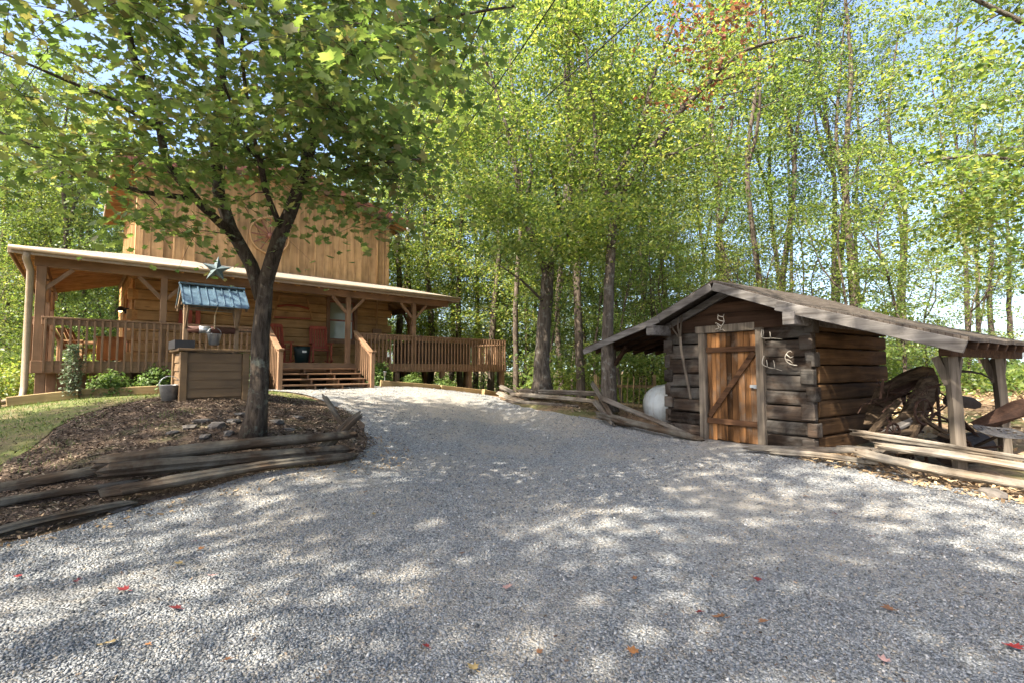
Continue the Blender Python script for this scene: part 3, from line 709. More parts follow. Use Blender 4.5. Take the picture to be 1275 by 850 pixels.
# stairs
gs = hg(5.85, -1.2)
st = thing('staircase', None, None); st.parent = house
for s in (4.68, 5.5, 6.25, 7.0):
    z0 = gs - .05; mb = MB()
    for k in range(4): mb.b2((s - .025, -.05 - (k + 1) * .29, z0), (s + .025, -.05 - k * .29 - .002, ZD - .04 - (k + 1) * (ZD - gs) / 5))
    mb.build('stringer', MAT['deck_paint'], st)
for k in range(4):
    z = ZD - (k + 1) * (ZD - gs) / 5
    m2 = MB(); m2.b2((4.62, -.07 - (k + 1) * .29, z - .038), (7.06, -.075 - k * .29, z)); m2.build('tread', MAT['deck_paint'], st, False, .005)
for s in (4.58, 7.10):
    m2 = MB(); m2.b2((s - .055, -1.3, gs - .1), (s + .055, -1.19, gs + 1.02)); nw = m2.build('newel_post', MAT['deck_vert'], house, False, .006)
    m2 = MB(); m2.beam((s, -.02, ZD + .98), (s, -1.16, gs + 1.06), .14, .045); m2.beam((s, -1.13, gs + 1.075), (s, -1.38, gs + 1.06), .14, .045); m2.beam((s, -.02, ZD + .88), (s, -1.19, gs + .97), .04, .12); m2.build('stair_rail', MAT['deck_paint'], nw, False, .005)
    for k in range(8):
        v = -.12 - k * .135; zz = ZD + .90 + (v / 1.14) * (ZD - gs - .06)
        m2 = MB(); m2.b2((s - .02, v - .02, zz - .88), (s + .02, v + .02, zz)); m2.build('baluster', MAT['deck_vert'], nw)
# window on the porch wall
mb = MB()
for lo, hi in (((7.0, 2.38), (8.1, 2.5)), ((7.0, 3.84), (8.1, 3.97)), ((7.0, 2.5), (7.1, 3.84)), ((8.0, 2.5), (8.1, 3.84))): mb.b2((lo[0], V0 - .125, lo[1]), (hi[0], V0 - .086, hi[1]))
wn = mb.build('window', MAT['deck_vert'], house, False, .004)
mb = MB()
for z0, z1, dv in ((2.5, 3.2, -.05), (3.16, 3.84, -.02)):
    for lo, hi in (((7.1, z0), (8.0, z0 + .05)), ((7.1, z1 - .05), (8.0, z1)), ((7.1, z0 + .05), (7.15, z1 - .05)), ((7.95, z0 + .05), (8.0, z1 - .05))): mb.b2((lo[0], V0 + dv, lo[1]), (hi[0], V0 + dv + .03, hi[1]))
mb.build('sash', MAT['red_trim'], wn)
mb = MB(); mb.b2((7.1, V0 - .018, 2.5), (8.0, V0 - .012, 3.84)); mb.build('pane', MAT['glass'], wn)
mb = MB(); mb.b2((7.1, V0 + .03, 2.5), (8.0, V0 + .035, 3.84)); mb.build('blind', MAT['white'], wn)
# side door in the left wall with frame
mb = MB(); mb.b2((U0 - .03, 3.6, ZD), (U0 + .02, 4.4, 3.7)); dr = mb.build('side_door', MAT['red_wood'], house)
mb = MB(); mb.b2((U0 - .12, 3.5, ZD), (U0 - .087, 3.6, 3.8)); mb.b2((U0 - .12, 4.4, ZD), (U0 - .087, 4.5, 3.8)); mb.b2((U0 - .12, 3.6, 3.7), (U0 - .087, 4.4, 3.8)); mb.build('door_frame', MAT['rafter'], dr)
# conduit and meter on the front wall
mb = MB(); mb.tube([(8.85, V0 - .1, 2.9), (8.85, V0 - .1, ZW)], .03, 8); mb.tube([(8.85, V0 - .06, ZW + .05), (8.85, V0 - .06, 6.75), (8.9, V0 - .12, 6.85)], .03, 8); mb.b2((8.8, V0 - .07, 5.7), (8.9, V0 - .03, 5.74)); cd = mb.build('conduit', MAT['house_board'], house, True)
mb = MB(); mb.b2((8.68, V0 - .2, 2.45), (9.0, V0 - .09, 2.95)); m_ = mb.build('meter_box', MAT['deck_paint'], house, False, .01)
mb = MB(); mb.tube([(8.84, V0 - .2, 2.66), (8.84, V0 - .27, 2.66)], .085, 16); mb.build('meter_dial', MAT['galv'], m_, True)
# wall lanterns
def lantern(u, v, z, d):
    mb = MB(); mb.box((u + d[0] * .02, v + d[1] * .02, z), (.1, .1, .16)); mb.tube([(u, v, z + .03), (u + d[0] * .16, v + d[1] * .16, z + .12)], .014, 6)
    l_ = mb.build('wall_lantern', MAT['black'], house)
    mb = MB(); mb.lathe([(.02, .14), (.05, .12), (.12, .02), (.125, .0), (.10, .02)], 14, (u + d[0] * .16, v + d[1] * .16, z - .02)); mb.build('shade', MAT['black'], l_, True)
    mb = MB(); mb.lathe([(.0, -.06), (.04, -.04), (.05, 0), (.03, .05), (0, .06)], 12, (u + d[0] * .16, v + d[1] * .16, z)); mb.build('bulb', MAT['bulb'], l_, True)
lantern(U0 - .09, 3.2, 3.15, (-1, 0)); lantern(U1 + .09, V0 + .25, 3.55, (.6, -1))
mb = MB(); mb.lathe([(0, 0), (.06, .02), (.075, .1), (0, .12)], 12, (U1 + .48, V0 - .62, ZU - .28)); mb.lathe([(0, 0), (.06, .02), (.075, .1), (0, .12)], 12, (U1 + .58, V0 - .5, ZU - .3)); mb.build('floodlight', MAT['white'], house, True)
# gutter downspout and the free standing pole downspout on the right
mb = MB(); z0 = hg(-.05, -.2)
mb.tube([(-.16, -.44, ZE - .06), (-.16, -.36, ZE - .2), (-.10, -.16, ZE - .42), (-.10, -.14, z0 + .35), (-.12, -.2, z0 + .14), (-.35, -.5, z0 + .06), (-.5, -.7, z0 + .05)], .062, 8, True, 0, None, .8); mb.build('downspout', MAT['tan_trim'], house, True)
# ------------- things on and around the porch
def hthing(name, label, cat, u, v, z, rz=0, group=None):
    p = hw_(u, v); return thing(name, label, cat, (p.x, p.y, z), HA + rz, group)
def rocking_chair(label, u, v, rz):
    t = hthing('rocking_chair', label, 'rocking chair', u, v, ZD, rz, 'red rocking chairs on the porch')
    M = MAT['red_wood']
    mb = MB()
    for k in range(6): mb.b2((-.24, -.24 + k * .08, .405), (.24, -.17 + k * .08, .43))
    mb.build('seat', M, t)
    mb = MB()
    for x in (-.25, .25): mb.beam((x, .24, .40), (x * 1.02, .42, 1.18), .045, .04)
    mb.beam((-.25, .42, 1.17), (.25, .42, 1.17), .03, .1); mb.beam((-.25, .27, .52), (.25, .27, .52), .03, .07)
    for k in range(6): mb.beam((-.2 + k * .08, .275, .53), (-.2 + k * .08, .41, 1.14), .045, .018)
    mb.build('backrest', M, t)
    for x in (-.28, .28):
        mb = MB(); mb.tube([(x, .55, .10), (x, .3, .03), (x, 0, .02), (x, -.25, .035), (x, -.42, .09)], .022, 6); mb.build('rocker', M, t)
        for y in (-.22, .22):
            mb = MB(); mb.b2((x - .022, y - .022, .03), (x + .022, y + .022, .62 if y < 0 else .58)); mb.build('leg', M, t)
        mb = MB(); mb.b2((x - .05, -.30, .62), (x + .05, .30, .645)); mb.build('armrest', M, t)
    return t
rocking_chair('red slatted rocking chair between the barrel table and the window', 6.55, 1.35, -.12)
rocking_chair('red slatted rocking chair half hidden behind the maple trunk', 5.26, 1.3, .12)
t = hthing('barrel_table', 'dark green barrel side table with wooden top between the rocking chairs', 'side table', 5.95, 1.3, ZD)
MB().lathe([(.0, 0), (.19, 0), (.22, .3), (.25, .52), (.0, .53)], 18).build('barrel', MAT['dark_green'], t, True)
MB().lathe([(0, .533), (.30, .533), (.30, .565), (0, .566)], 20).build('table_top', MAT['orange_wood'], t)
MB().box((0, -.235, .36), (.12, .02, .06)).build('emblem', MAT['white'], t)
t = hthing('ox_yoke', 'brown wooden frame of two slanted bars hung on the porch wall', 'wall hanging', 5.9, V0 - .13, 3.36)
mb = MB(); mb.beam((-.62, 0, -.3), (-.42, 0, .5), .03, .05); mb.beam((.62, 0, -.22), (.42, 0, .5), .03, .05); mb.beam((-.46, 0, .48), (.46, 0, .48), .025, .035); mb.build('frame', MAT['rafter'], t)
mb = MB(); mb.tube([(-.5, .0, .13), (-.2, 0, .2), (.2, 0, .2), (.5, 0, .13)], .035, 8); mb.beam((-.58, 0, -.22), (.56, 0, -.2), .03, .045); mb.build('crossbar', MAT['red_wood'], t)
t = hthing('slatted_panel', 'dark red slatted wooden panel hung on the log wall behind the well', 'wall hanging', 3.05, V0 - .12, 3.0)
mb = MB()
for k in range(3): mb.b2((-.25 + k * .2, -.012, -.4), (-.13 + k * .2, .012, .4))
mb.b2((-.27, -.03, .2), (.28, -.013, .26)); mb.b2((-.27, -.03, -.26), (.28, -.013, -.2)); mb.build('slat_panel', MAT['red_wood'], t)
t = hthing('wagon_wheel', 'red spoked wagon wheel with pale rim on the upper cabin wall', 'wagon wheel', 5.15, V0 - .075, 5.75)
mb = MB(); n = 28
mb.tube([(.58 * math.cos(2 * math.pi * i / n), 0, .58 * math.sin(2 * math.pi * i / n)) for i in range(n + 1)], .035, 6, False); mb.build('rim', MAT['house_board'], t, True)
for i in range(12):
    a = 2 * math.pi * i / 12; MB().beam((.08 * math.cos(a), 0, .08 * math.sin(a)), (.56 * math.cos(a), 0, .56 * math.sin(a)), .03, .035, (0, 1, 0)).build('spoke', MAT['red_trim'], t)
MB().tube([(0, -.06, 0), (0, .045, 0)], .09, 12).build('hub', MAT['red_trim'], t, True)
# tin star on the eave
mb = MB(); pts = []
for i in range(10):
    a = math.pi / 2 + i * math.pi / 5; r_ = .34 if i % 2 == 0 else .135; pts.append((r_ * math.cos(a), 0, r_ * math.sin(a)))
mb.add(pts + [(0, -.09, 0), (0, .03, 0)], [(i, (i + 1) % 10, 10) for i in range(10)] + [((i + 1) % 10, i, 11) for i in range(10)])
s_ = mb.build('tin_star', MAT['star'], None); p = hw_(3.22, VE - .22); s_.location = (p.x, p.y, ZE + .0); s_.rotation_euler = (0, .08, HA - .3)
tag(s_, 'weathered grey-green metal star fixed to the porch eave above the well', 'star')
# left porch furniture
def adirondack(label, u, v, rz):
    t = hthing('garden_chair', label, 'garden chair', u, v, ZD, rz, 'wooden garden chairs on the side porch'); M = MAT['adirondack']
    mb = MB()
    for k in range(5): mb.beam((-.26, -.28 + k * .11, .36 - k * .025), (.26, -.28 + k * .11, .36 - k * .025), .095, .02)
    mb.build('seat', M, t); mb = MB()
    for k in range(5): mb.beam((-.22 + k * .11, .2, .3), (-.26 + k * .13, .55, .95 - abs(k - 2) * .05), .095, .02, (0, 1, .4))
    mb.build('backrest', M, t)
    for x in (-.31, .31):
        MB().b2((x - .06, -.4, .55), (x + .06, .35, .575)).build('armrest', M, t)
        for y in (-.3, .3): MB().b2((x - .02, y - .05, 0), (x + .02, y + .05, .55)).build('leg', M, t)
adirondack('slat-backed wooden garden chair at the railing end of the side porch', .75, 3.0, .8); adirondack('slat-backed wooden garden chair beside the orange cabinet', 1.0, 4.2, 1.4)
t = hthing('wooden_cabinet', 'low orange wooden cabinet on the side porch near the log corner', 'cabinet', 1.35, 2.9, ZD)
MB().b2((-.28, -.25, .06), (.28, .25, .66)).build('body', MAT['orange_wood'], t, False, .01); MB().b2((-.31, -.28, .66), (.31, .28, .69)).build('top', MAT['orange_wood'], t, False, .005)
for x in (-.14, .14): MB().b2((x - .125, -.268, .1), (x + .125, -.252, .62)).build('door', MAT['orange_wood'], t)
# hot tub behind the right railing
t = hthing('hot_tub', 'dark brown covered hot tub behind the right hand porch railing', 'hot tub', 10.9, 1.55, ZD)
MB().b2((-1.15, -1.0, 0), (1.15, 1.0, .78)).build('skirt', MAT['hot_tub'], t, False, .05)
mb = MB(); mb.prism([(-1.2, -1.05, .785), (1.2, -1.05, .785), (1.2, -1.05, .83), (0, -1.05, .92), (-1.2, -1.05, .83)], (0, 2.1, 0)); mb.build('cover', MAT['hot_tub_cover'], t, False, .02)
# ---------------------------------------------------------------- wishing well
WX, WY = -5.77, 8.5
WZ = 1.0
well = thing('wishing_well', 'brown clapboard wishing well with small blue metal roof on the mound', 'wishing well', (WX, WY, WZ), HA)
ww, wd, wh = .98, .95, .82
mb = MB(); mb.b2((.02, .02, -.25), (ww - .02, wd - .02, wh - .03))
for k in range(5):
    z = .0 + k * .155
    for a in range(4):
        if a == 0: mb.prism([(.06, -.005, z), (.06, -.03, z), (.06, -.008, z + .165), (.06, .015, z + .165)], (ww - .12, 0, 0))
        if a == 1: mb.prism([(-.005, .06, z), (-.03, .06, z), (-.008, .06, z + .165), (.015, .06, z + .165)], (0, wd - .12, 0))
        if a == 2: mb.prism([(ww + .005, .06, z), (ww + .03, .06, z), (ww + .008, .06, z + .165), (ww - .015, .06, z + .165)], (0, wd - .12, 0))
mb.build('clapboard_box', MAT['well_paint'], well)
for x in (0, ww):
    for y in (0, wd): MB().box((x, y, wh / 2 - .12), (.11, .11, wh + .2)).build('corner_post', MAT['well_paint'], well, False, .005)
mb = MB()
for lo, hi in (((-.09, -.09), (ww + .09, .06)), ((-.09, wd - .06), (ww + .09, wd + .09)), ((-.09, .06), (.06, wd - .06)), ((ww - .06, .06), (ww + .09, wd - .06))): mb.b2((*lo, wh), (*hi, wh + .04))
mb.build('cap_frame', MAT['well_paint'], well, False, .005)
mb = MB(); mb.b2((.06, .06, wh - .04), (ww - .06, wd - .06, wh - .02)); mb.build('black_sheet', MAT['black'], well)  # flat black sheet over the solid box, inside the cap frame
ym = wd / 2
for x in (.07, ww - .07):
    MB().b2((x - .035, ym - .035, wh - .02), (x + .035, ym + .035, 1.83)).build('upright', MAT['well_wood'], well, False, .004)
    for s in (-1, 1): MB().beam((x, ym + s * .03, 1.25), (x, ym + s * .36, 1.68), .03, .03).build('brace', MAT['well_wood'], well)
mb = MB(); mb.beam((-.05, ym - .36, 1.66), (ww + .05, ym - .36, 1.66), .05, .05); mb.beam((-.05, ym + .36, 1.66), (ww + .05, ym + .36, 1.66), .05, .05)
for x in (.0, ww):
    mb.beam((x, ym - .43, 1.60), (x, ym, 1.985), .035, .06); mb.beam((x, ym + .43, 1.60), (x, ym, 1.985), .035, .06)
mb.build('roof_frame', MAT['well_wood'], well)
mb = MB(); mb.prism([(-.04, ym - .46, 1.63), (-.04, ym - .46, 1.645), (-.04, ym, 2.05), (-.04, ym, 2.035)], (ww + .08, 0, 0)); mb.prism([(-.04, ym + .46, 1.63), (-.04, ym + .46, 1.645), (-.04, ym - .0, 2.055), (-.04, ym, 2.04)], (ww + .08, 0, 0))
nb_ = 9
for k in range(nb_):
    x = -.03 + (ww + .06) * k / (nb_ - 1); w_ = .022 if k % 2 == 0 else .01
    for s in (-1, 1): mb.beam((x, ym + s * .46, 1.655), (x, ym + s * .01, 2.06), w_, .022)
mb.beam((-.05, ym, 2.075), (ww + .05, ym, 2.075), .12, .03)
mb.build('metal_roof', MAT['blue_metal'], well)
mb = MB(); mb.tube([(.1, ym, 1.23), (ww - .1, ym, 1.23)], .065, 14); wi = mb.build('windlass', plain('windlass_wood', (.085, .032, .02), .7), well, True)
mb = MB(); mb.tube([(ww - .1, ym, 1.23), (ww + .2, ym, 1.23), (ww + .2, ym, 1.0), (ww + .34, ym, 1.0)], .012, 6); mb.build('crank', MAT['dark_iron'], wi)
mb = MB(); mb.tube([(.28, ym, 1.23), (.46, ym, 1.23)], .071, 14); mb.build('rope_coil', MAT['galv'], wi, True)
def bucket(name, label, loc, s, group=None, parent=None):
    t = thing(name, label, 'bucket', loc, HA, group)
    MB().lathe([(0, .0), (.105 * s, 0), (.15 * s, .26 * s), (.155 * s, .265 * s), (.145 * s, .26 * s), (.10 * s, .012 * s), (0, .012 * s)], 22).build('body', MAT['galv'], t, True)
    mb = MB(); mb.tube([(.15 * s * math.cos(a), 0, .25 * s + .16 * s * math.sin(a)) for a in [math.pi * i / 12 for i in range(13)]], .006 * s, 6); mb.build('handle', MAT['galv'], t, True)
    return t
def wl(x, y, z): c, s = math.cos(HA), math.sin(HA); return (WX + c * x - s * y, WY + s * x + c * y, WZ + z)
bucket('bucket', 'small galvanised bucket hanging from the windlass of the well', wl(.52, ym - .09, .95), .78)
mb = MB(); mb.tube([wl(.52, ym - .09, 1.25), wl(.52, ym - .09, 1.5)], .012, 6); mb.tube([wl(.52, ym - .07, 1.48), wl(.52, ym - .36, 1.66)], .008, 5)
tag(mb.build('pulley_rope', MAT['rope']), 'pale rope running from the well roof down to the bucket', 'rope')
pb = P(211, 486, 8.55); bucket('bucket', 'large galvanised bucket standing on the ground left of the well', (pb.x, pb.y, g1(pb.x, pb.y)), 1.05)
t = thing('planter_box', 'long black planter box sitting on the left rim of the well', 'planter box', wl(.02, .55, wh + .042), HA)
mb = MB(); mb.b2((-.14, -.42, 0), (.16, .42, .02)); mb.b2((-.14, -.42, .02), (-.12, .42, .15)); mb.b2((.14, -.42, .02), (.16, .42, .15)); mb.b2((-.12, -.42, .02), (.14, -.40, .15)); mb.b2((-.12, .40, .02), (.14, .42, .15)); mb.build('box', MAT['black'], t)
MB().b2((-.12, -.4, .02), (.14, .4, .12)).build('soil', MAT['dark_iron'], t)
# ---------------------------------------------------------------- tool shed (local x along its front to the right, y to its back)
SX, SY, SA = 4.71, 7.65, math.atan2(-.839, .544)
def sw(x, y, z=0): return Vector((SX + .544 * x + .839 * y, SY - .839 * x + .544 * y, z))
def sg(x, y): p = sw(x, y); return g1(p.x, p.y)
shed = thing('log_shed', 'old dark log tool shed with plank door and open lean-to roofs', 'shed', (SX, SY, 0), SA)
SXL, SD, SB, SE, SRZ = -2.67, 2.8, .16, 2.33, 3.0
rs_ = random.Random(5)
DX0, DX1 = -1.92, -.70
def shedlogs(fixed, a0, a1, along, mat, z0, z1, holes, name='log_wall'):
    mb = MB(); z = z0; k = 0
    while z < z1 - .04:
        h = min(rs_.uniform(.22, .30), z1 - z); segs = [(a0, a1)]
        for s0, s1, t0, t1 in holes:
            if z + h > t0 and z < t1: segs = [q for p0, p1 in segs for q in ((p0, s0), (s1, p1)) if q[1] - q[0] > .05]
        for p0, p1 in segs:
            e = rs_.uniform(-.02, .03); L = p1 - p0; m = max(2, int(L / .35)); last = None
            prof = [(.07, .0), (-.066, .004), (-.080, .03), (-.084, h * .55), (-.078, h - .03), (-.064, h - .008), (.07, h - .004)]
            b0 = len(mb.v)
            for i in range(m + 1):
                s = p0 + L * i / m; j = rs_.uniform(-.014, .014); jz = rs_.uniform(-.008, .008)
                for a, b_ in prof:
                    aa = a + (e * .4 + j if a < 0 else 0); zz = z + b_ + jz
                    mb.v.append((s, fixed + aa, zz) if along == 'x' else (fixed - aa, s, zz))
            n = len(prof)
            for i in range(m):
                for j in range(n):
                    a = b0 + i * n + j; c = b0 + i * n + (j + 1) % n; mb.f.append((a, c, c + n, a + n))
            mb.f.append(tuple(b0 + j for j in reversed(range(n)))); mb.f.append(tuple(b0 + m * n + j for j in range(n)))
        z += h + rs_.uniform(.004, .012); k += 1
    return mb.build(name, mat, shed, False, .006)
hole = [(DX0, DX1, 0, 2.16)]
shedlogs(0, SXL - .05, .06, 'x', MAT['old_log'], SB, SE, hole)
shedlogs(0, .08, SD - .1, 'y', MAT['old_log_side'], SB, SE - .1, [])
mb = MB(); mb.b2((SXL - .06, .1, SB - .2), (SXL + .06, SD, SE)); mb.b2((SXL + .07, SD - .1, SB - .2), (-.08, SD, SE)); mb.build('back_wall', MAT['old_log'], shed)
for cx, sg_ in ((0.0, 1), (SXL, -1)):   # notched log ends at the corners
    z = SB; k = 0; mb = MB()
    while z < SE - .1:
        h = rs_.uniform(.23, .29)
        if k % 2 == 0: mb.box((cx + sg_ * .0, -.06 - .02 * rs_.random(), z + h / 2), (.20, .11, h * .88), (0, rs_.uniform(-.04, .04), rs_.uniform(-.03, .03)))
        else: mb.box((cx + sg_ * .035, .01, z + h / 2), (.14, .20, h * .9), (rs_.uniform(-.04, .04), 0, rs_.uniform(-.03, .03)))
        z += h + .012; k += 1
    mb.build('log_end', MAT['old_log'], shed, False, .012)
# gable boards
mb = MB(); z = SE - .02; XC = SXL / 2
while z < SRZ - .05:
    h = min(.20, SRZ - z); hw = (SRZ - z) / (SRZ - SE) * (-SXL / 2 + .02); hw2 = max(.02, (SRZ - z - h) / (SRZ - SE) * (-SXL / 2 + .02)); t = rs_.uniform(0, .015)
    mb.prism([(XC - hw, -.02 - t, z), (XC + hw, -.02 - t, z), (XC + hw2, -.02 - t, z + h - .006), (XC - hw2, -.02 - t, z + h - .006)], (0, .04, 0)); z += h
mb.b2((SXL + .1, -.13, SE - .14), (-.1, -.10, SE + .09))
mb.build('gable_board', MAT['old_board'], shed, False, .004)
# door and frame
zb = .20
mb = MB(); mb.b2((DX0 - .02, -.13, SB - .05), (DX0 + .11, .05, 2.16)); mb.b2((DX1 - .11, -.14, SB - .12), (DX1 + .02, .05, 2.20)); mb.b2((DX0 - .08, -.135, 2.162), (DX1 - .115, .05, 2.30))
mb.build('door_frame', MAT['grey_post'], shed, False, .008)
mb = MB(); x = DX0 + .12
while x < DX1 - .13:
    w = min(rs_.uniform(.085, .13), DX1 - .12 - x); mb.b2((x + .003, -.06 + rs_.uniform(-.006, .006), zb + rs_.uniform(0, .03)), (x + w - .003, -.03, 2.155)); x += w
door = mb.build('door', MAT['door_plank'], shed, False, .004)
mb = MB(); mb.b2((DX0 + .12, -.095, 1.80), (DX1 - .12, -.068, 1.90)); mb.b2((DX0 + .12, -.095, .50), (DX1 - .12, -.068, .60)); mb.beam((DX0 + .17, -.092, .63), (DX1 - .16, -.092, 1.79), .10, .022, (0, 1, 0))
mb.build('door_brace', MAT['door_batten'], door, False, .006)
mb = MB(); mb.b2((DX1 - .24, -.11, 1.18), (DX1 - .07, -.096, 1.23)); mb.box((DX1 - .12, -.15, 1.2), (.05, .025, .06)); mb.build('latch', MAT['galv'], door)
mb = MB(); mb.b2((DX0 - .05, -.16, SB - .15), (DX1 - .12, .05, SB + .035)); mb.build('sill', MAT['grey_board'], shed, False, .01)
# roof: two slopes, then lean-tos each side at a flatter pitch
FO = -.52; BO = SD + .35
def slab(nm, x0, z0, x1, z1, y0, y1, mat, th=.045, parent=None):
    n = 14; mb = MB(); b0 = 0; g = [rs_.uniform(-.012, .012) for _ in range(n + 1)]
    for i in range(n + 1):
        y = y0 + (y1 - y0) * i / n
        for (x, z) in ((x0, z0), (x1, z1), (x1, z1 + th), (x0, z0 + th)): mb.v.append((x, y, z + g[i] * (1 if x == x1 else .5)))
    for i in range(n):
        for j in range(4):
            a = i * 4 + j; c = i * 4 + (j + 1) % 4; mb.f.append((a, c, c + 4, a + 4))
    mb.f.append((3, 2, 1, 0)); mb.f.append(tuple(n * 4 + j for j in range(4)))
    return mb.build(nm, mat, shed if parent is None else parent)
XL, XR = SXL - .12, .12
ZEv = 2.43
r1 = slab('roof', XC + .0, SRZ + .02, XR, ZEv, FO, BO, MAT['shingle_shed']); r2 = slab('roof', XC - .001, SRZ + .02, XL, ZEv, FO, BO, MAT['shingle_shed'])
LX, LZ, RX, RZ = -4.72, 1.96, 2.02, 1.83
r3 = slab('lean_to_roof', XR + .003, ZEv - .004, RX, RZ, FO, SD + .3, MAT['shingle_shed']); r4 = slab('lean_to_roof', XL - .003, ZEv - .004, LX, LZ, FO, SD + .3, MAT['shingle_shed'])
def board(nm, a, b_, w, h, mat, par): MB().beam(a, b_, w, h).build(nm, mat, par, False, .006)
board('fascia', (XC + .02, FO - .02, SRZ - .06), (XR - .05, FO - .02, ZEv - .03), .035, .14, MAT['grey_board'], r1)
board('fascia', (XC - .02, FO - .02, SRZ - .06), (XL + .05, FO - .02, ZEv - .03), .035, .14, MAT['grey_board'], r2)
board('fascia', (XR - .32, FO - .055, ZEv + .05), (RX - .02, FO - .055, RZ - .075), .03, .155, MAT['grey_board'], r3)
board('fascia', (XL + .30, FO - .055, ZEv + .03), (LX + .02, FO - .055, LZ - .065), .03, .13, MAT['grey_board'], r4)
board('barge_rafter', (XC, -.1, SRZ - .12), (XL + .1, -.1, ZEv - .1), .07, .13, MAT['grey_board'], r2)
for (x0, z0, x1, z1, par) in ((XR + .05, ZEv, RX - .01, RZ, r3), (XL - .05, ZEv, LX + .01, LZ, r4)):
    mb = MB(); y = FO + .35
    while y < SD + .3:
        mb.beam((x0, y, z0 - .055), (x1, y, z1 - .055), .05, .09); y += .42
    mb.build('rafter', MAT['old_board'], par)
mb = MB()
for x in (SXL - .02, .0): mb.b2((x - .09, FO - .10, SE - .17), (x + .09, SD + .2, SE + .03))
mb.build('plate_beam', MAT['grey_board'], shed, False, .01)
PX = 1.73
zt1 = RZ + (RX - PX) * (ZEv - RZ) / (RX - XR) - .11
MB().b2((PX - .06, -.3, zt1 - .15), (PX + .06, SD + .25, zt1)).build('lean_to_beam', MAT['old_board'], shed, False, .008)
for y, tz in ((0, zt1 - .152), (2.03, zt1 - .152)):
    mb = MB(); mb.tube([(PX + .02, y, sg(PX, y) - .15), (PX, y, 1.0), (PX - .03, y, tz)], .078, 4, True); pst = mb.build('lean_to_post', MAT['grey_post'], shed)
    MB().beam((PX - .02, y + .05, tz - .42), (PX - .02, y + .30, tz - .01), .07, .09).build('brace', MAT['grey_post'], pst)
    MB().beam((PX - .05, y, tz - .36), (PX - .17, y, tz + .0), .07, .09).build('brace', MAT['grey_post'], pst)
for y in (0.02, 2.5):
    tz = LZ + .02; MB().b2((LX + .28, y - .07, sg(LX + .35, y) - .2), (LX + .42, y + .07, tz - .02)).build('lean_to_post', MAT['grey_post'], shed, False, .01)
    MB().beam((LX + .43, y, tz - .38), (LX + .8, y, tz + .02), .07, .08).build('brace', MAT['old_board'], shed)
MB().b2((LX + .28, -.3, LZ - .005), (LX + .40, SD + .2, LZ + .07)).build('lean_to_beam', MAT['old_board'], shed)
MB().beam((SXL - .1, 2.5, 1.94), (LX + .4, 2.5, 1.94), .08, .12).build('lean_to_beam', MAT['old_board'], shed)
# antlers, forked pole
def antler(label, x, z, pts, tines, rad=.010):
    mb = MB(); mb.tube(resample(pts, .04), None or [rad * (1 - .06 * i) if i < 12 else rad * .3 for i in range(len(resample(pts, .04)))], 7)
    for t in tines: mb.tube(resample(t, .04), [rad * .8 * (1 - i / len(resample(t, .04))) + .003 for i in range(len(resample(t, .04)))], 6)
    o = mb.build('antler', MAT['bone'], None, True); o.scale = (.86, 1, .86); p = sw(x, -.16, z); o.location = p; o.rotation_euler = (0, 0, SA)
    tag(o, label, 'antler', 'antlers nailed to the shed front')
antler('tangled pair of pale antlers nailed above the shed door', -1.42, 2.32,
       [(-.05, 0, -.15), (.03, -.04, -.07), (.09, -.03, .03), (.06, -.02, .13), (.07, 0, .19)],
       [[(.03, -.04, -.07), (-.09, -.05, .02), (-.11, -.03, .0)], [(-.05, 0, -.15), (.05, -.03, -.13), (.1, -.02, -.18)], [(.09, -.03, .03), (-.03, -.06, .08), (-.04, -.03, .19)], [(-.12, -.02, -.12), (-.02, -.04, -.10), (-.08, -.03, -.02)], [(.06, -.02, .13), (-.04, -.04, .16), (-.05, -.03, .2)]])
antler('upper forked antler pointing right beside the shed door frame', -.58, 2.02, [(-.1, 0, .16), (-.1, -.03, .02), (-.02, -.03, -.02), (.1, -.02, -.02), (.28, 0, -.05)], [[(-.08, -.03, .0), (-.02, -.08, .09), (-.04, -.06, .14)], [(.08, -.03, -.02), (.1, -.07, .07), (.08, -.05, .1)]])
antler('lower forked antler pointing right beside the shed door frame', -.56, 1.55, [(-.1, 0, .2), (-.12, -.03, .05), (-.02, -.03, -.02), (.12, -.02, -.05), (.24, 0, -.09)], [[(-.02, -.03, -.02), (.0, -.07, .07), (-.02, -.05, .12)], [(.12, -.03, -.05), (.14, -.07, .06), (.11, -.05, .11)]])
antler('hooked curved antler on the logs between the door and the corner', -.22, 1.68, [(.12, 0, -.14), (.02, -.03, -.12), (-.06, -.05, -.03), (-.05, -.04, .07), (.02, -.03, .13), (.05, -.02, .1)], [[(-.05, -.04, .07), (.04, -.06, .0), (.09, -.05, .02)], [(-.06, -.05, -.03), (.03, -.06, -.05), (.07, -.05, -.1)]])
mb = MB(); p_ = [(.20, 0, .0), (.12, -.03, .5), (.02, -.02, .95), (0, -.02, 1.2)]
mb.tube(resample(p_, .1), .028, 7); mb.tube([(0, -.02, 1.18), (.03, -.03, 1.4), (.05, -.02, 1.62)], [.024, .02, .014], 6); mb.tube([(0, -.02, 1.2), (-.05, -.02, 1.38), (-.04, -.02, 1.58)], [.022, .018, .012], 6); mb.tube([(0, -.02, 1.15), (-.16, -.02, 1.35), (-.22, -.02, 1.5)], [.018, .014, .01], 6)
o = mb.build('forked_pole', MAT['grey_post'], None, True); o.location = sw(-2.28, -.19, .92); o.rotation_euler = (0, 0, SA); tag(o, 'grey forked branch leaning on the shed wall left of the door', 'forked branch')
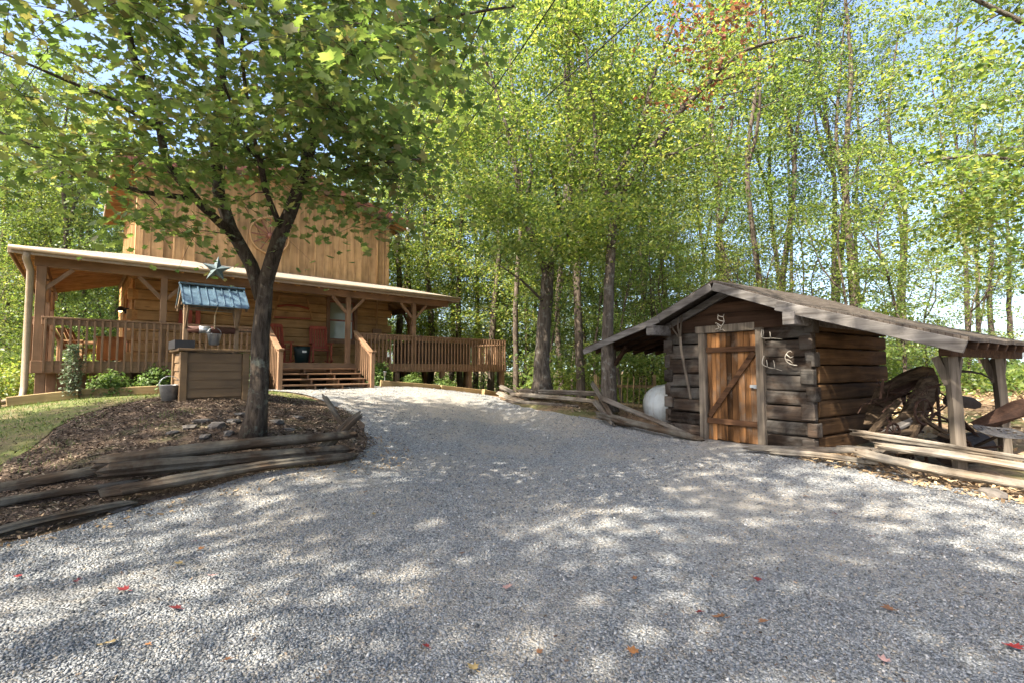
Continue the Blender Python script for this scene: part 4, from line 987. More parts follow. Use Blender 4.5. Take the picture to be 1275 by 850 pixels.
# ---------------------------------------------------------------- propane tank and things behind
tp = P(823, 503, 10.9)
t = thing('propane_tank', 'white rounded propane tank standing left of the shed', 'gas tank', (tp.x + .50, tp.y, 0), SA + 1.35)
zc = 1.5 - 44 * tp.y / FPX
prof = [(.0, -.95), (.2, -.92), (.36, -.82), (.44, -.66), (.46, -.5), (.46, .5), (.44, .66), (.36, .82), (.2, .92), (0, .95)]
mb = MB(); n = 28; b0 = 0
for r_, x in prof:
    for j in range(n): mb.v.append((x, r_ * math.cos(2 * math.pi * j / n), zc + r_ * math.sin(2 * math.pi * j / n)))
for i in range(len(prof) - 1):
    for j in range(n): a = i * n + j; c = i * n + (j + 1) % n; mb.f.append((a, c, c + n, a + n))
mb.build('tank', MAT['tank'], t, True)
for x in (-.3, .5): MB().b2((x - .06, -.3, g1(tp.x, tp.y) - .3), (x + .06, .3, zc - .36)).build('foot', MAT['dark_iron'], t)
MB().lathe([(0, .0), (.05, 0), (.05, .04), (.03, .06), (0, .06)], 12, (-.35, 0, zc + .45)).build('valve_cap', MAT['tank'], t, True)
t = thing('picket_fence', 'short leaning board fence behind the propane tank', 'fence', P(778, 512, 12.6), -.25)
gzz = g1(2.9, 12.6) - t.location.z
mb = MB()
for k in range(9): mb.beam((-.7 + k * .15, .03, gzz - .1), (-.66 + k * .15, -.03, gzz + .75), .02, .12, (0, 1, 0))
mb.build('board_panel', MAT['timber'], t); MB().beam((-.75, .08, gzz + .5), (.75, .08, gzz + .5), .05, .07).build('rail', MAT['timber'], t)
for x in (-.75, .75): MB().b2((x - .04, .06, gzz - .2), (x + .04, .14, gzz + .8)).build('post', MAT['timber'], t)
# ---------------------------------------------------------------- split rails: each rail is a thing of its own
def rail(label, a, b_, r, mat, group, seed, sag=.0, n=15, bend=.03, tw=.12):
    """a rough split log: irregular wedge section along its own x axis"""
    rng = random.Random(seed); a, b_ = Vector(a), Vector(b_); L = (b_ - a).length; m = max(8, int(L / .09))
    c4 = [rng.uniform(.72, 1.18) for _ in range(5)]; base = [r * (c4[int(j * 5 / n)] * (1 - (j * 5 / n) % 1) + c4[(int(j * 5 / n) + 1) % 5] * ((j * 5 / n) % 1)) * (rng.uniform(.9, 1.08) if rng.random() < .65 else rng.uniform(.68, .82)) for j in range(n)]; kn = [(rng.uniform(0, 1), rng.uniform(-.10, .12)) for _ in range(5)]; mb = MB(); ph = rng.uniform(0, 6)
    w1, w2 = rng.uniform(-bend, bend), rng.uniform(-bend, bend)
    for i in range(m + 1):
        t = i / m; x = -L / 2 + L * t
        oy = w1 * math.sin(math.pi * t) + .12 * bend * math.sin(5 * t + ph); oz = w2 * .6 * math.sin(math.pi * t * 1.3) - sag * math.sin(math.pi * t) + .004 * math.sin(9 * t + ph)
        tp_ = 1 - .25 * t; e = .8 if i in (0, m) else 1
        for j in range(n):
            an = 2 * math.pi * j / n + ph + t * .5 * tw; q = base[j] * tp_ * e * (1 + rng.uniform(-.045, .045) + sum(kk * math.exp(-((t - k0) / .05) ** 2) for k0, kk in kn))
            mb.v.append((x + (rng.uniform(-.11, .09) if i in (0, m) else 0), oy + q * math.cos(an), oz + q * math.sin(an) * .85))
    for i in range(m):
        for j in range(n): p0 = i * n + j; p1 = i * n + (j + 1) % n; mb.f.append((p0, p1, p1 + n, p0 + n))
    mb.f.append(tuple(reversed(range(n)))); mb.f.append(tuple(m * n + j for j in range(n)))
    o = mb.build('split_rail', mat); d = (b_ - a).normalized()
    o.location = (a + b_) / 2; o.rotation_mode = 'QUATERNION'; o.rotation_quaternion = d.to_track_quat('X', 'Z')
    tag(o, label, 'split rail', group); return o
def gp(px, py, Y, lift=0):
    p = P(px, py, Y); return Vector((p.x, p.y, max(p.z, g1(p.x, p.y) + lift)))
GM = 'split rails edging the mound'
D, L_, G = MAT['rail_dark'], MAT['rail_light'], MAT['rail']
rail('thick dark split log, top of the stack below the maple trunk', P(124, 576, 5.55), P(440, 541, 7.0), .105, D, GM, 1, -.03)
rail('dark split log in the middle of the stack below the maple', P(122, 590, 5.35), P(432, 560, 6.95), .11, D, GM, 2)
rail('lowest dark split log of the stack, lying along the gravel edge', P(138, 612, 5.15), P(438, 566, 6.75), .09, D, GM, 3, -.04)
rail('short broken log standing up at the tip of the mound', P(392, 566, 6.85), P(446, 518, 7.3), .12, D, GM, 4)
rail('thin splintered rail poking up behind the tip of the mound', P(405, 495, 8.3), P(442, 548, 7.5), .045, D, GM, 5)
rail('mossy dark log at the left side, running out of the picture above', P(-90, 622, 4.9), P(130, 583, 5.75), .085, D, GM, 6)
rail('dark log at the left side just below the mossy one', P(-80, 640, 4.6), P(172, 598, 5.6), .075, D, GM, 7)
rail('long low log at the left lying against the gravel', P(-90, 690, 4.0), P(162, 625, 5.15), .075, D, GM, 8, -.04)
GB = 'split rails of the zigzag fence in the middle'
rail('top rail of the zigzag fence between the deck and the shaded tree', P(648, 486, 13.3), P(742, 489, 11.3), .085, G, GB, 11, 0)
rail('pale middle rail of the zigzag fence between the deck and the shaded tree', P(636, 491, 13.4), P(744, 499, 11.2), .09, L_, GB, 12)
rail('bottom rail of the zigzag fence lying near the gravel', P(632, 499, 13.2), P(718, 506, 11.8), .085, G, GB, 13)
rail('stubby log end sticking out at the deck end of the zigzag fence', P(625, 482, 13.7), P(658, 497, 13.0), .09, G, GB, 14)
rail('second stubby log below the deck end of the zigzag fence', P(622, 489, 13.5), P(650, 500, 12.8), .09, L_, GB, 15)
rail('broken rail slanting up to the left in front of the shaded tree', P(738, 478, 11.0), P(766, 526, 10.0), .07, D, GB, 16)
rail('short rotten rail crossing in front of the shaded tree base', P(742, 500, 10.9), P(762, 528, 9.9), .085, G, GB, 17)
rail('long rail sloping down from the shaded tree to the shed wall', P(750, 495, 10.5), P(862, 542, 9.3), .075, G, GB, 18)
rail('thick rail lying on the gravel edge in front of the propane tank', P(757, 518, 10.1), P(872, 546, 9.05), .09, D, GB, 19)
rail('rotten stump of rail lying under the crossing by the shaded tree', P(745, 515, 10.2), P(785, 527, 9.8), .10, D, GB, 20)
GR = 'split rails of the fallen fence at the right'
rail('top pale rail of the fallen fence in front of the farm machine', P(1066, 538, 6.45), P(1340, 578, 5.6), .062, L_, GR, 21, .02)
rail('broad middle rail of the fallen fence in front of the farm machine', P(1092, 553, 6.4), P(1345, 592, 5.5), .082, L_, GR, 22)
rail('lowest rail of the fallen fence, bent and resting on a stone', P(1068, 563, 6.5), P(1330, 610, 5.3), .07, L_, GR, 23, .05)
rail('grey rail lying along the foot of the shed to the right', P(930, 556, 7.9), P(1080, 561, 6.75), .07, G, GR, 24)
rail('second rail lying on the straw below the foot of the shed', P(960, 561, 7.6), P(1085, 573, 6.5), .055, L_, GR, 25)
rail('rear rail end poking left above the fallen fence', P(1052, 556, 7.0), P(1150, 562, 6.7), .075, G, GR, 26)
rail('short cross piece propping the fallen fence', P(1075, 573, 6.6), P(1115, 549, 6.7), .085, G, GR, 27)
for i, (a, b_) in enumerate((((1110, 578, 6.3), (1132, 592, 6.15)), ((1140, 569, 6.3), (1152, 594, 6.1)))):
    rail(['splintered stick fallen on the straw under the fence', 'splintered stick leaning on the lowest pale rail'][i], P(*a), P(*b_), .022, G, GR, 30 + i, 0, 5, .01)
# ---------------------------------------------------------------- rusty farm machine under the lean-to
mt = thing('farm_machine', 'rusty old farm machine of planks and iron under the lean-to', 'farm machine', (0, 0, 0), 0); 
def mp(px, py, Y): return P(px, py, Y)
def plank(nm, pts, Y, th, mat):
    """a board standing in the place: outline given by points along it, real thickness"""
    q = [P(a, b_, Y + dy) for a, b_, dy in pts]; n_ = Vector((.35, -.9, .1)).normalized()
    return MB().prism(q, n_ * -th).build(nm, mat, mt, False, .012)
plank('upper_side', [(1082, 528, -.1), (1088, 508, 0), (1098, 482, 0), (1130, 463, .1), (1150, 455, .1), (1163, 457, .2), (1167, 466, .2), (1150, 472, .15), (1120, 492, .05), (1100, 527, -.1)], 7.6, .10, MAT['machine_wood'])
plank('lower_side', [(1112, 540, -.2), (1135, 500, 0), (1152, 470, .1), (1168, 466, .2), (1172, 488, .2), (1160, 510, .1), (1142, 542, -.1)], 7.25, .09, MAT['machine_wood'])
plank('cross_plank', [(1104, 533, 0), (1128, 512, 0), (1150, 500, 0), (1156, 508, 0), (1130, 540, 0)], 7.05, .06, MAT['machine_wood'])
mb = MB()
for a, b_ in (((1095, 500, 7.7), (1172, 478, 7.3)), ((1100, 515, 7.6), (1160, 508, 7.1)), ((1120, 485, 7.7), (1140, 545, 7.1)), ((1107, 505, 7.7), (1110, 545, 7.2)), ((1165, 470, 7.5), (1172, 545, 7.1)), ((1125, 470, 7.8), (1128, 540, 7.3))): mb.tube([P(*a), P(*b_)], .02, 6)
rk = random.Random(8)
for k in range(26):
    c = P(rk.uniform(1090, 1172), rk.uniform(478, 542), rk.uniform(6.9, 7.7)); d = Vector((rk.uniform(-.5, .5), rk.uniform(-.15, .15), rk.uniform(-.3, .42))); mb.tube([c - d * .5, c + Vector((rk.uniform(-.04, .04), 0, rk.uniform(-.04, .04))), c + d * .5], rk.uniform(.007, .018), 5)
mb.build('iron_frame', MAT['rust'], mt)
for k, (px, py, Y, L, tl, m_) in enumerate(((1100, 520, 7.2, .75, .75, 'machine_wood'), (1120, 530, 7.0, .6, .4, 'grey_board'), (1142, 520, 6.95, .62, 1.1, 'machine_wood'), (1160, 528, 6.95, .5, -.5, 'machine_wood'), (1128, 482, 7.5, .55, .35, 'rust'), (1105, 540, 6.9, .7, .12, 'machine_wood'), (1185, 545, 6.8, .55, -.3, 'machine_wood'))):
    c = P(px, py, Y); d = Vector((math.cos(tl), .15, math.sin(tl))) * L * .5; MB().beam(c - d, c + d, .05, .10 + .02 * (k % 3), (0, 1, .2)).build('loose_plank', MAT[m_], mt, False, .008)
for px, py, Y, r_ in ((1150, 512, 6.9, .17), (1112, 538, 6.8, .13), (1200, 560, 6.7, .15)):
    c = P(px, py, Y); mb = MB(); nt_ = 24
    mb.tube([c + Vector((r_ * (1 + .06 * (j % 2)) * math.cos(2 * math.pi * j / nt_), .06 * math.cos(2 * math.pi * j / nt_), r_ * (1 + .06 * (j % 2)) * math.sin(2 * math.pi * j / nt_))) for j in range(nt_ + 1)], .018, 5, False)
    for j in range(4): an = math.pi * j / 4; e_ = Vector((math.cos(an), .35 * math.cos(an), math.sin(an))) * r_; mb.tube([c - e_, c + e_], .010, 4)
    mb.build('gear', MAT['rust'], mt)
mb = MB(); rk = random.Random(3)
for k in range(16):     # loose chain links on the planks
    c = P(1122 + k * 2.6 + rk.uniform(-2, 2), 497 - k * 1.0 + rk.uniform(-4, 4), 7.0); a0 = rk.uniform(0, 3)
    mb.tube([c + Vector((.03 * math.cos(t), .012 * math.sin(t + a0), .022 * math.sin(t))) for t in [math.pi * j / 4 for j in range(9)]], .006, 4, False)
mb.build('chain', MAT['rust'], mt)
mb = MB(); mb.tube([P(1068, 512, 7.6), P(1072, 505, 7.55), P(1088, 497, 7.5), P(1104, 495, 7.5), P(1125, 486, 7.4)], .012, 5); mb.tube([P(1068, 514, 7.5), P(1075, 503, 7.5), P(1100, 499, 7.4)], .009, 5); mb.build('bent_rod', MAT['rust'], mt)
mb = MB(); mb.tube([P(1120, 560, 6.9), P(1205, 548, 7.2)], .11, 14); mb.tube([P(1180, 560, 6.95), P(1219, 556, 7.1)], [.22, .22], 18); mb.build('drum', MAT['dark_iron'], mt, False)
mb = MB(); mb.tube([P(1182, 525, 7.2), P(1185, 490, 7.25), P(1190, 466, 7.3), P(1196, 462, 7.3), P(1206, 462, 7.3), P(1222, 465, 7.25), P(1236, 472, 7.2)], [.022, .02, .018, .024, .018, .014, .01], 7); mb.tube([P(1182, 500, 7.2), P(1184, 560, 7.1)], .025, 7); mb.build('lever', MAT['dark_iron'], mt, True)
q = [P(1178, 498, 7.15), P(1184, 491, 7.15), P(1215, 496, 7.2), P(1223, 502, 7.2), P(1222, 507, 7.2), P(1214, 509, 7.2), P(1178, 504, 7.15)]
MB().prism(q, (.05, .12, .02)).build('blade_board', MAT['dark_iron'], mt, False, .01)
mb = MB()
for a, b_ in (((1165, 515, 7.1), (1228, 545, 7.0)), ((1190, 518, 7.1), (1225, 550, 6.9)), ((1150, 520, 7.2), (1205, 528, 7.1)), ((1180, 560, 7.0), (1248, 555, 6.6)), ((1192, 516, 7.0), (1212, 536, 6.95))): mb.tube([P(*a), P(*b_)], .017, 6)
mb.build('linkage', MAT['rust'], mt)
q = [P(1216, 531, 6.7), P(1270, 504, 6.5), P(1285, 500, 6.4), P(1285, 515, 6.4), P(1228, 536, 6.7)]
MB().prism(q, (.03, .14, .05)).build('channel_beam', MAT['rust'], mt, False, .008)
# iron seat with drain holes on a flat spring arm
mb = MB(); sc_ = P(1243, 540, 6.5); nr_, na = 11, 48
for i in range(nr_ + 1):
    for j in range(na):
        r_ = max(i, .15) / nr_; t_ = 2 * math.pi * j / na; x_ = .275 * r_ * math.cos(t_); y_ = .195 * r_ * math.sin(t_) * (1 + .22 * math.cos(2 * t_))
        mb.v.append((x_, y_, .5 * x_ * x_ + .9 * max(0, y_) ** 2 + .5 * y_ * y_))
for i in range(nr_):
    for j in range(na):
        if (i in (4, 5) and j % 6 in (1, 2)) or (i in (7, 8) and j % 4 in (1, 2)): continue
        a_ = i * na + j; c_ = i * na + (j + 1) % na; mb.f.append((a_, c_, c_ + na, a_ + na))
so_ = mb.build('seat', MAT['grey_seat'], mt, True); so_.location = sc_; so_.rotation_euler = (.30, .10, -.25); md = so_.modifiers.new('thick', 'SOLIDIFY'); md.thickness = .012
mb = MB(); mb.beam(sc_ + Vector((0, .02, -.03)), P(1212, 556, 6.85), .07, .018); mb.beam(P(1212, 556, 6.85), P(1190, 570, 7.0), .07, .018); mb.build('seat_spring', MAT['dark_iron'], mt)
mb = MB(); wc = P(1135, 575, 7.0)
mb.tube([wc + Vector((.30 * math.cos(t), .1 * math.cos(t), .30 * math.sin(t))) for t in [math.pi * j / 12 for j in range(25)]], .022, 6, False); wh_ = mb.build('wheel', MAT['rust'], mt, True)
mb = MB()
for k in range(6): t = math.pi * k / 3; mb.tube([wc, wc + Vector((.29 * math.cos(t), .1 * math.cos(t), .29 * math.sin(t)))], .012, 5)
mb.build('spoke', MAT['rust'], wh_)
# ---------------------------------------------------------------- edging timbers, stones, garden things
def timber(label, a, b_, w=.13, h=.19):
    a, b_ = Vector(a), Vector(b_); a.z = g1(a.x, a.y) + .10; b_.z = g1(b_.x, b_.y) + .10; L = (b_ - a).length
    mb = MB(); mb.box((0, 0, 0), (L, w, h)); o = mb.build('timber_edging', MAT['timber'], None, False, .012); o.location = (a + b_) / 2
    o.rotation_mode = 'QUATERNION'; o.rotation_quaternion = (b_ - a).to_track_quat('X', 'Z'); tag(o, label, 'timber', 'landscape timbers edging the beds'); return o
timber('pale edging timber right of the porch steps', hw_(7.5, -1.0), hw_(9.6, -.95)); timber('second edging timber, under the middle of the right deck', hw_(9.65, -.95), hw_(11.3, -1.0))
timber('edging timber at the far end of the right deck', hw_(11.2, -1.25), hw_(13.4, -.6)); timber('weathered edging timber at the left, running out of the picture', hw_(-1.9, -1.0), hw_(-.35, -1.0))
timber('edging timber in front of the round left shrub', hw_(-.3, -.75), hw_(.75, -.75)); timber('edging timber between the left shrubs and the bucket', hw_(.8, -.6), hw_(2.6, -.6))
rk = random.Random(21)
def rock(label, x, y, r, seed):
    rng = random.Random(seed); bm = bmesh.new(); bmesh.ops.create_icosphere(bm, subdivisions=2, radius=r)
    sx, sy_, sz = rng.uniform(.7, 1.5), rng.uniform(.5, 1), rng.uniform(.35, .6)
    for v in bm.verts:
        f = 1 + rng.uniform(-.28, .22); v.co = Vector((v.co.x * sx * f, v.co.y * sy_ * f, min(v.co.z * sz * f, r * .3)))
    me = bpy.data.meshes.new('field_stone'); bm.to_mesh(me); bm.free(); me.materials.append(MAT['stone'])
    o = bpy.data.objects.new('field_stone', me); COL.objects.link(o); o.location = (x, y, g1(x, y) + r * .12); o.rotation_euler = (0, 0, rng.uniform(0, 6))
    tag(o, label, 'stone', 'flat stones on the mound')
for i, (px, py, Y, r) in enumerate(((291, 522, 7.5, .11), (270, 537, 7.2, .16), (252, 531, 7.4, .10), (236, 540, 7.1, .12), (285, 545, 6.95, .12), (300, 509, 8.0, .09), (345, 512, 7.9, .12), (360, 520, 7.6, .10), (372, 498, 8.6, .11), (215, 545, 6.9, .09), (255, 548, 6.8, .1), (330, 547, 6.75, .08))):
    p = P(px, py, Y); rock('flat grey stone bedded in the mulch around the maple trunk', p.x, p.y, r, i)
p = P(150, 632, 5.1); rock('pale greenish stone on the gravel edge below the left logs', p.x, p.y, .09, 40); p = P(1235, 612, 5.6); rock('large pale stone under the lowest rail at the right', p.x, p.y, .2, 41)
t = thing('garden_light', 'small solar garden light on a stake right of the steps', 'garden light', (*hw_(7.7, -.85).xy, hg(7.7, -.85)), HA)
MB().tube([(0, 0, -.05), (0, 0, .32)], .01, 6).build('stake', MAT['galv'], t); MB().lathe([(0, .32), (.035, .32), (.045, .42), (.06, .43), (.05, .46), (0, .47)], 12).build('lamp_head', MAT['galv'], t, True)
# shrubs
def shrub(name, label, cat, x, y, rx, h, n, size, lm, seed, group=None, col=False, droop=.3):
    nr = np.random.default_rng(seed); z0 = g1(x, y); t = thing(name, label, cat, (x, y, z0), 0, group)
    if col:
        hh = nr.uniform(.05, 1, n) ** .9 * h; a = nr.uniform(0, 6.283, n); r_ = rx * (.55 + .45 * np.sin(np.clip(hh / h, 0, 1) * 2.6 + .3)) * nr.uniform(.3, 1, n) * (1 + .25 * np.sin(a * 3 + hh * 7))
        C = np.column_stack([r_ * np.cos(a), r_ * np.sin(a), hh])
    else:
        v = nr.normal(0, 1, (n, 3)); v[:, 2] = np.abs(v[:, 2]); v /= np.linalg.norm(v, axis=1)[:, None]; v *= (nr.uniform(.25, 1, n) ** .45)[:, None]
        v *= (1 + .16 * np.sin(v[:, :1] * 6 + seed) * np.cos(v[:, 1:2] * 7)); C = v * np.array([rx, rx, h]); C[:, 2] += .04
    N = C / np.maximum(np.linalg.norm(C, axis=1)[:, None], .05) + nr.normal(0, .6, (n, 3)) + np.array([0, 0, .5])
    cloud('foliage', C, N, size * nr.uniform(.6, 1.3, n), LEAF4, [(0, 1, 2), (0, 2, 3)], lm, t, nr)
    mb = MB()
    for k in range(7): a = k * .9; mb.tube([(0, 0, -.05), (rx * .4 * math.cos(a), rx * .4 * math.sin(a), h * .4), (rx * .7 * math.cos(a), rx * .7 * math.sin(a), h * .75)], [.014, .01, .005], 5)
    mb.build('stem', MAT['shrub_stem'], t); return t
def hs(u, v): p = hw_(u, v); return p.x, p.y
shrub('juniper_shrub', 'slim upright grey-green shrub before the left porch railing', 'shrub', *hs(.65, -.75), .19, 1.15, 1600, .055, MAT['juniper_leaf'], 1, None, True)
shrub('shrub', 'round light green shrub below the left porch railing', 'shrub', *hs(1.28, -.35), .42, .54, 1500, .075, MAT['shrub_leaf'], 2, 'round shrubs along the porch')
shrub('shrub', 'darker green shrub behind the galvanised bucket', 'shrub', *hs(2.12, -.3), .42, .62, 1500, .075, MAT['shrub_leaf'], 3, 'round shrubs along the porch')
shrub('shrub', 'tall leafy shrub half hidden between the well and the maple trunk', 'shrub', *hs(3.95, -.45), .42, .95, 1700, .085, MAT['shrub_leaf'], 4, 'round shrubs along the porch')
shrub('shrub', 'dark leafy shrub right beside the porch steps', 'shrub', *hs(7.75, -.35), .45, .7, 1700, .085, MAT['shrub_leaf'], 5, 'round shrubs along the porch')
shrub('shrub', 'low bright shrub under the deck, second right of the steps', 'shrub', *hs(8.9, -.35), .42, .45, 1400, .08, MAT['shrub_leaf'], 6, 'round shrubs along the porch')
shrub('shrub', 'low bright shrub under the deck, third right of the steps', 'shrub', *hs(10.2, -.3), .48, .5, 1400, .08, MAT['shrub_leaf'], 7, 'round shrubs along the porch')
pp = P(14, 495, 13.0); shrub('shrub', 'yellow-green bush at the left edge behind the downspout', 'shrub', pp.x, pp.y, .8, .95, 2600, .09, MAT['bright_leaf'], 8); pp = P(75, 470, 15.5); shrub('shrub', 'wide green bush behind the open space under the left porch', 'shrub', pp.x, pp.y, 1.2, .8, 2600, .1, MAT['shrub_leaf'], 9)
# ---------------------------------------------------------------- trees
rt = random.Random(77)
# the maple on the mound
t = thing('maple_tree', 'forked maple with lichen-flecked trunk leaning on the mound', 'tree', (-3.77, 7, g1(-3.77, 7)))
def rel(t, pts): o = t.location; return [Vector(p) - o for p in pts]
LM = [
 ([P(314, 545, 7), P(321, 480, 7), P(325, 420, 7), P(330, 352, 6.98), P(348, 295, 6.9), P(372, 237, 6.8), P(390, 165, 6.7), P(403, 100, 6.6), P(425, 20, 6.5), P(445, -140, 6.3)], .146, .04),
 ([P(326, 372, 7.0), P(313, 330, 6.95), P(288, 285, 6.9), P(272, 240, 6.8), P(268, 180, 6.75), P(276, 90, 6.7), P(270, 0, 6.7), P(274, -150, 6.7)], .10, .03),
 ([P(297, 300, 6.9), P(250, 255, 6.4), P(207, 205, 6.0), P(196, 140, 5.8), P(168, 75, 5.5), P(150, -20, 5.3), P(140, -140, 5.2)], .062, .02),
 ([P(243, 248, 6.35), P(180, 240, 6.0), P(120, 222, 5.6), P(60, 190, 5.2), P(0, 165, 5.0)], .04, .012),
 ([P(197, 160, 5.85), P(140, 125, 5.5), P(70, 95, 5.1), P(0, 65, 4.8)], .032, .010),
 ([P(352, 290, 6.88), P(332, 240, 6.4), P(325, 200, 6.1), P(308, 185, 5.9), P(290, 135, 5.7), P(275, 95, 5.5)], .04, .012),
 ([P(386, 190, 6.72), P(420, 215, 6.3), P(440, 208, 6.0), P(480, 203, 5.7), P(525, 198, 5.4)], .034, .010),
 ([P(404, 100, 6.6), P(470, 45, 5.9), P(540, 25, 5.4), P(640, 8, 5.0)], .04, .012),
 ([P(330, 240, 6.4), P(300, 60, 5.2), P(330, -60, 4.4)], .03, .01),
]
def fit(p):
    Y = max(p.y, .5); x = 637 + FPX * p.x / Y; y = 459 - FPX * (p.z - EYE) / Y
    if y < -420: return True
    lim = 225 if x < 110 else 265 if x < 250 else 230 if x < 330 else 165 if x < 430 else 205 if x < 500 else 120
    return (y < lim - 22) and x < 575 and not (x > 520 and y > 110) and not (p.y < 3.3) and not (x < 125 and 5 < y < 95)
TG = ell(165, (-3.4, 5.7, 5.9), (4.3, 3.4, 3.0), rt, 3.4, .15, fit)
TG += ell(70, (-3.2, 5.0, 4.9), (3.8, 2.4, 1.6), rt, 3.3, .1, fit)
TG += [P(a, b_, Y) for a, b_, Y in ((430, 268, 6.0), (455, 255, 5.9), (480, 272, 6.0), (425, 245, 6.1), (200, 262, 6.2), (215, 275, 6.3), (245, 288, 6.4), (180, 272, 6.2), (440, 70, 3.7), (470, 100, 3.6), (500, 60, 3.7), (450, 30, 3.6), (300, 250, 6.4), (30, 120, 4.6), (60, 60, 4.4))]
TG += [P(rt.uniform(215, 440), rt.uniform(150, 228), rt.uniform(5.6, 7.4)) for _ in range(14)] + [P(rt.uniform(425, 525), rt.uniform(165, 232), rt.uniform(5.5, 6.4)) for _ in range(12)]
grow('maple', [(rel(t, p), a, b_) for p, a, b_ in LM], rel(t, TG), 68, .31, .112, 'maple', MAT['maple_leaf'], MAT['bark_maple'], t, 5, 14, .35, .5, .006, 4.5, .35)
# big bright tree in the middle
def bigtree(label, base, limbs, targets, per, spread, size, lm, bark, seed, **kw):
    t = thing('maple_tree', label, 'tree', (base[0], base[1], g1(base[0], base[1]) - .05))
    grow('x', [(rel(t, p), a, b_) for p, a, b_ in limbs], rel(t, targets), per, spread, size, kw.pop('leaf', 'six'), lm, bark, t, seed, **kw); return t
b2_ = P(675, 482, 13)
L2 = [([b2_ - Vector((0, 0, .15)), P(676, 430, 13), P(680, 375, 13), P(684, 330, 13), P(700, 285, 13), P(711, 200, 13), P(706, 100, 13), P(715, -60, 13)], .225, .045),
      ([P(682, 345, 13), P(665, 300, 12.8), P(650, 265, 12.6), P(640, 200, 12.4), P(622, 130, 12.2), P(600, 60, 12)], .11, .03),
      ([P(686, 320, 13), P(725, 255, 13.3), P(742, 190, 13.5), P(758, 110, 13.8), P(765, 0, 14)], .12, .03),
      ([P(650, 265, 12.6), P(662, 215, 12.3), P(655, 150, 12)], .06, .02), ([P(680, 380, 13), P(650, 350, 12.3), P(620, 330, 11.8)], .05, .015), ([P(700, 285, 13), P(690, 230, 12.2), P(676, 170, 11.8)], .06, .02)]
lowT2 = lambda p: 637 + FPX * p.x / p.y > (560 if p.z < 5.2 else 470) and p.z > 3.3 + .9 * max(0, .9 - p.x)
T2 = ell(220, (.55, 12.4, 8.2), (4.0, 3.2, 5.4), rt, 3.3, .3, lowT2) + ell(22, (.6, 11.8, 5.2), (2.0, 1.8, 1.1), rt, 3.6, .2, lowT2)
bigtree('broad maple with bright yellow-green leaves and stout trunk behind the zigzag fence', b2_, L2, T2, 200, .40, .094, MAT['bright_leaf'], MAT['bark_grey'], 6, sides=12, maxlen=5, tilt=.7)
b3 = P(757, 505, 10.8)
L3 = [([b3 - Vector((0, 0, .1)), P(757, 440, 10.8), P(758, 375, 10.8), P(761, 310, 10.8), P(767, 255, 10.8), P(798, 205, 10.7), P(830, 160, 10.6), P(880, 105, 10.4), P(930, 62, 10.2), P(1000, 45, 10)], .165, .025),
      ([P(762, 290, 10.8), P(770, 215, 10.9), P(795, 170, 11), P(815, 90, 11.2), P(845, 10, 11.4), P(860, -80, 11.5)], .09, .025),
      ([P(766, 262, 10.8), P(745, 215, 10.6), P(740, 150, 10.4), P(730, 60, 10.2)], .07, .02), ([P(835, 155, 10.6), P(870, 110, 11), P(915, 95, 11.3), P(960, 70, 11.5), P(1010, 78, 11.6)], .05, .014),
      ([P(805, 198, 10.7), P(870, 180, 10.3), P(900, 120, 10.1), P(940, 110, 10)], .04, .012)]
T3 = ell(95, (3.2, 10.8, 8.4), (3.2, 2.6, 3.6), rt, 4.4, .3) + ell(25, (2.0, 10.3, 4.6), (1.4, 1.2, .8), rt, 3.6, .2)
t3 = bigtree('tall dark-trunked tree leaning right above the shed with reddening top', b3, L3, T3, 140, .38, .09, MAT['bright_leaf'], MAT['bark_grey'], 7, sides=12, maxlen=5, tilt=.7)
rn = np.random.default_rng(5); RT = [P(a, b_, Y) for a, b_, Y in ((850, 18, 10.2), (880, 30, 10.1), (905, 12, 10), (870, 62, 10.3), (845, 50, 10.4), (900, 85, 10), (862, 120, 10.4), (832, 130, 10.5), (925, 20, 10))]
C = np.concatenate([np.array(p - t3.location)[None] + rn.normal(0, 1, (60, 3)) * (.42, .3, .18) for p in RT]); N = rn.normal(0, .6, (len(C), 3)) + (0, 0, 1)
cloud('red_foliage', C, N, .14 * rn.uniform(.6, 1.2, len(C)), LEAF6, F6, MAT['red_leaf'], t3, rn)
# overhanging tree at the right edge
bR = (9.4, 6.6)
gR = g1(*bR)
LR = [([(9.4, 6.6, gR - .1), (9.3, 6.7, 2.5), (9.1, 6.9, 5), (8.9, 7.0, 8), (8.8, 7, 11)], .2, .05), ([(9.2, 6.8, 3.4), (8.2, 7.0, 4.2), (7.2, 7.1, 4.7), (6.2, 7.2, 4.6)], .06, .015), ([(9.1, 6.9, 5), (8, 6.8, 6.2), (6.8, 6.8, 6.9), (5.8, 6.7, 7.3)], .06, .015),
      ([(9.2, 6.8, 4), (8.6, 6.2, 4.6), (7.6, 5.8, 4.4)], .05, .015), ([(9, 7, 6.5), (7.8, 7.4, 8.4), (6.6, 7.5, 9.6)], .05, .015)]
TR = ell(85, (8.0, 7.0, 6.2), (2.7, 2.0, 3.9), rt, 2.9, .2, lambda p: 637 + FPX * p.x / p.y > 1130 + max(0, (EYE + 119 * p.y / FPX - p.z)) * 60) + ell(30, (7.4, 6.7, 4.2), (1.5, 1.0, .9), rt, 2.8, .1, lambda p: 637 + FPX * p.x / p.y > 1150)
bigtree('tree standing beyond the right edge with drooping leafy branches over the lean-to', bR, LR, TR, 110, .34, .092, MAT['bright_leaf'], MAT['bark_grey'], 8, sides=10, maxlen=4, tilt=.6, droop=.6)
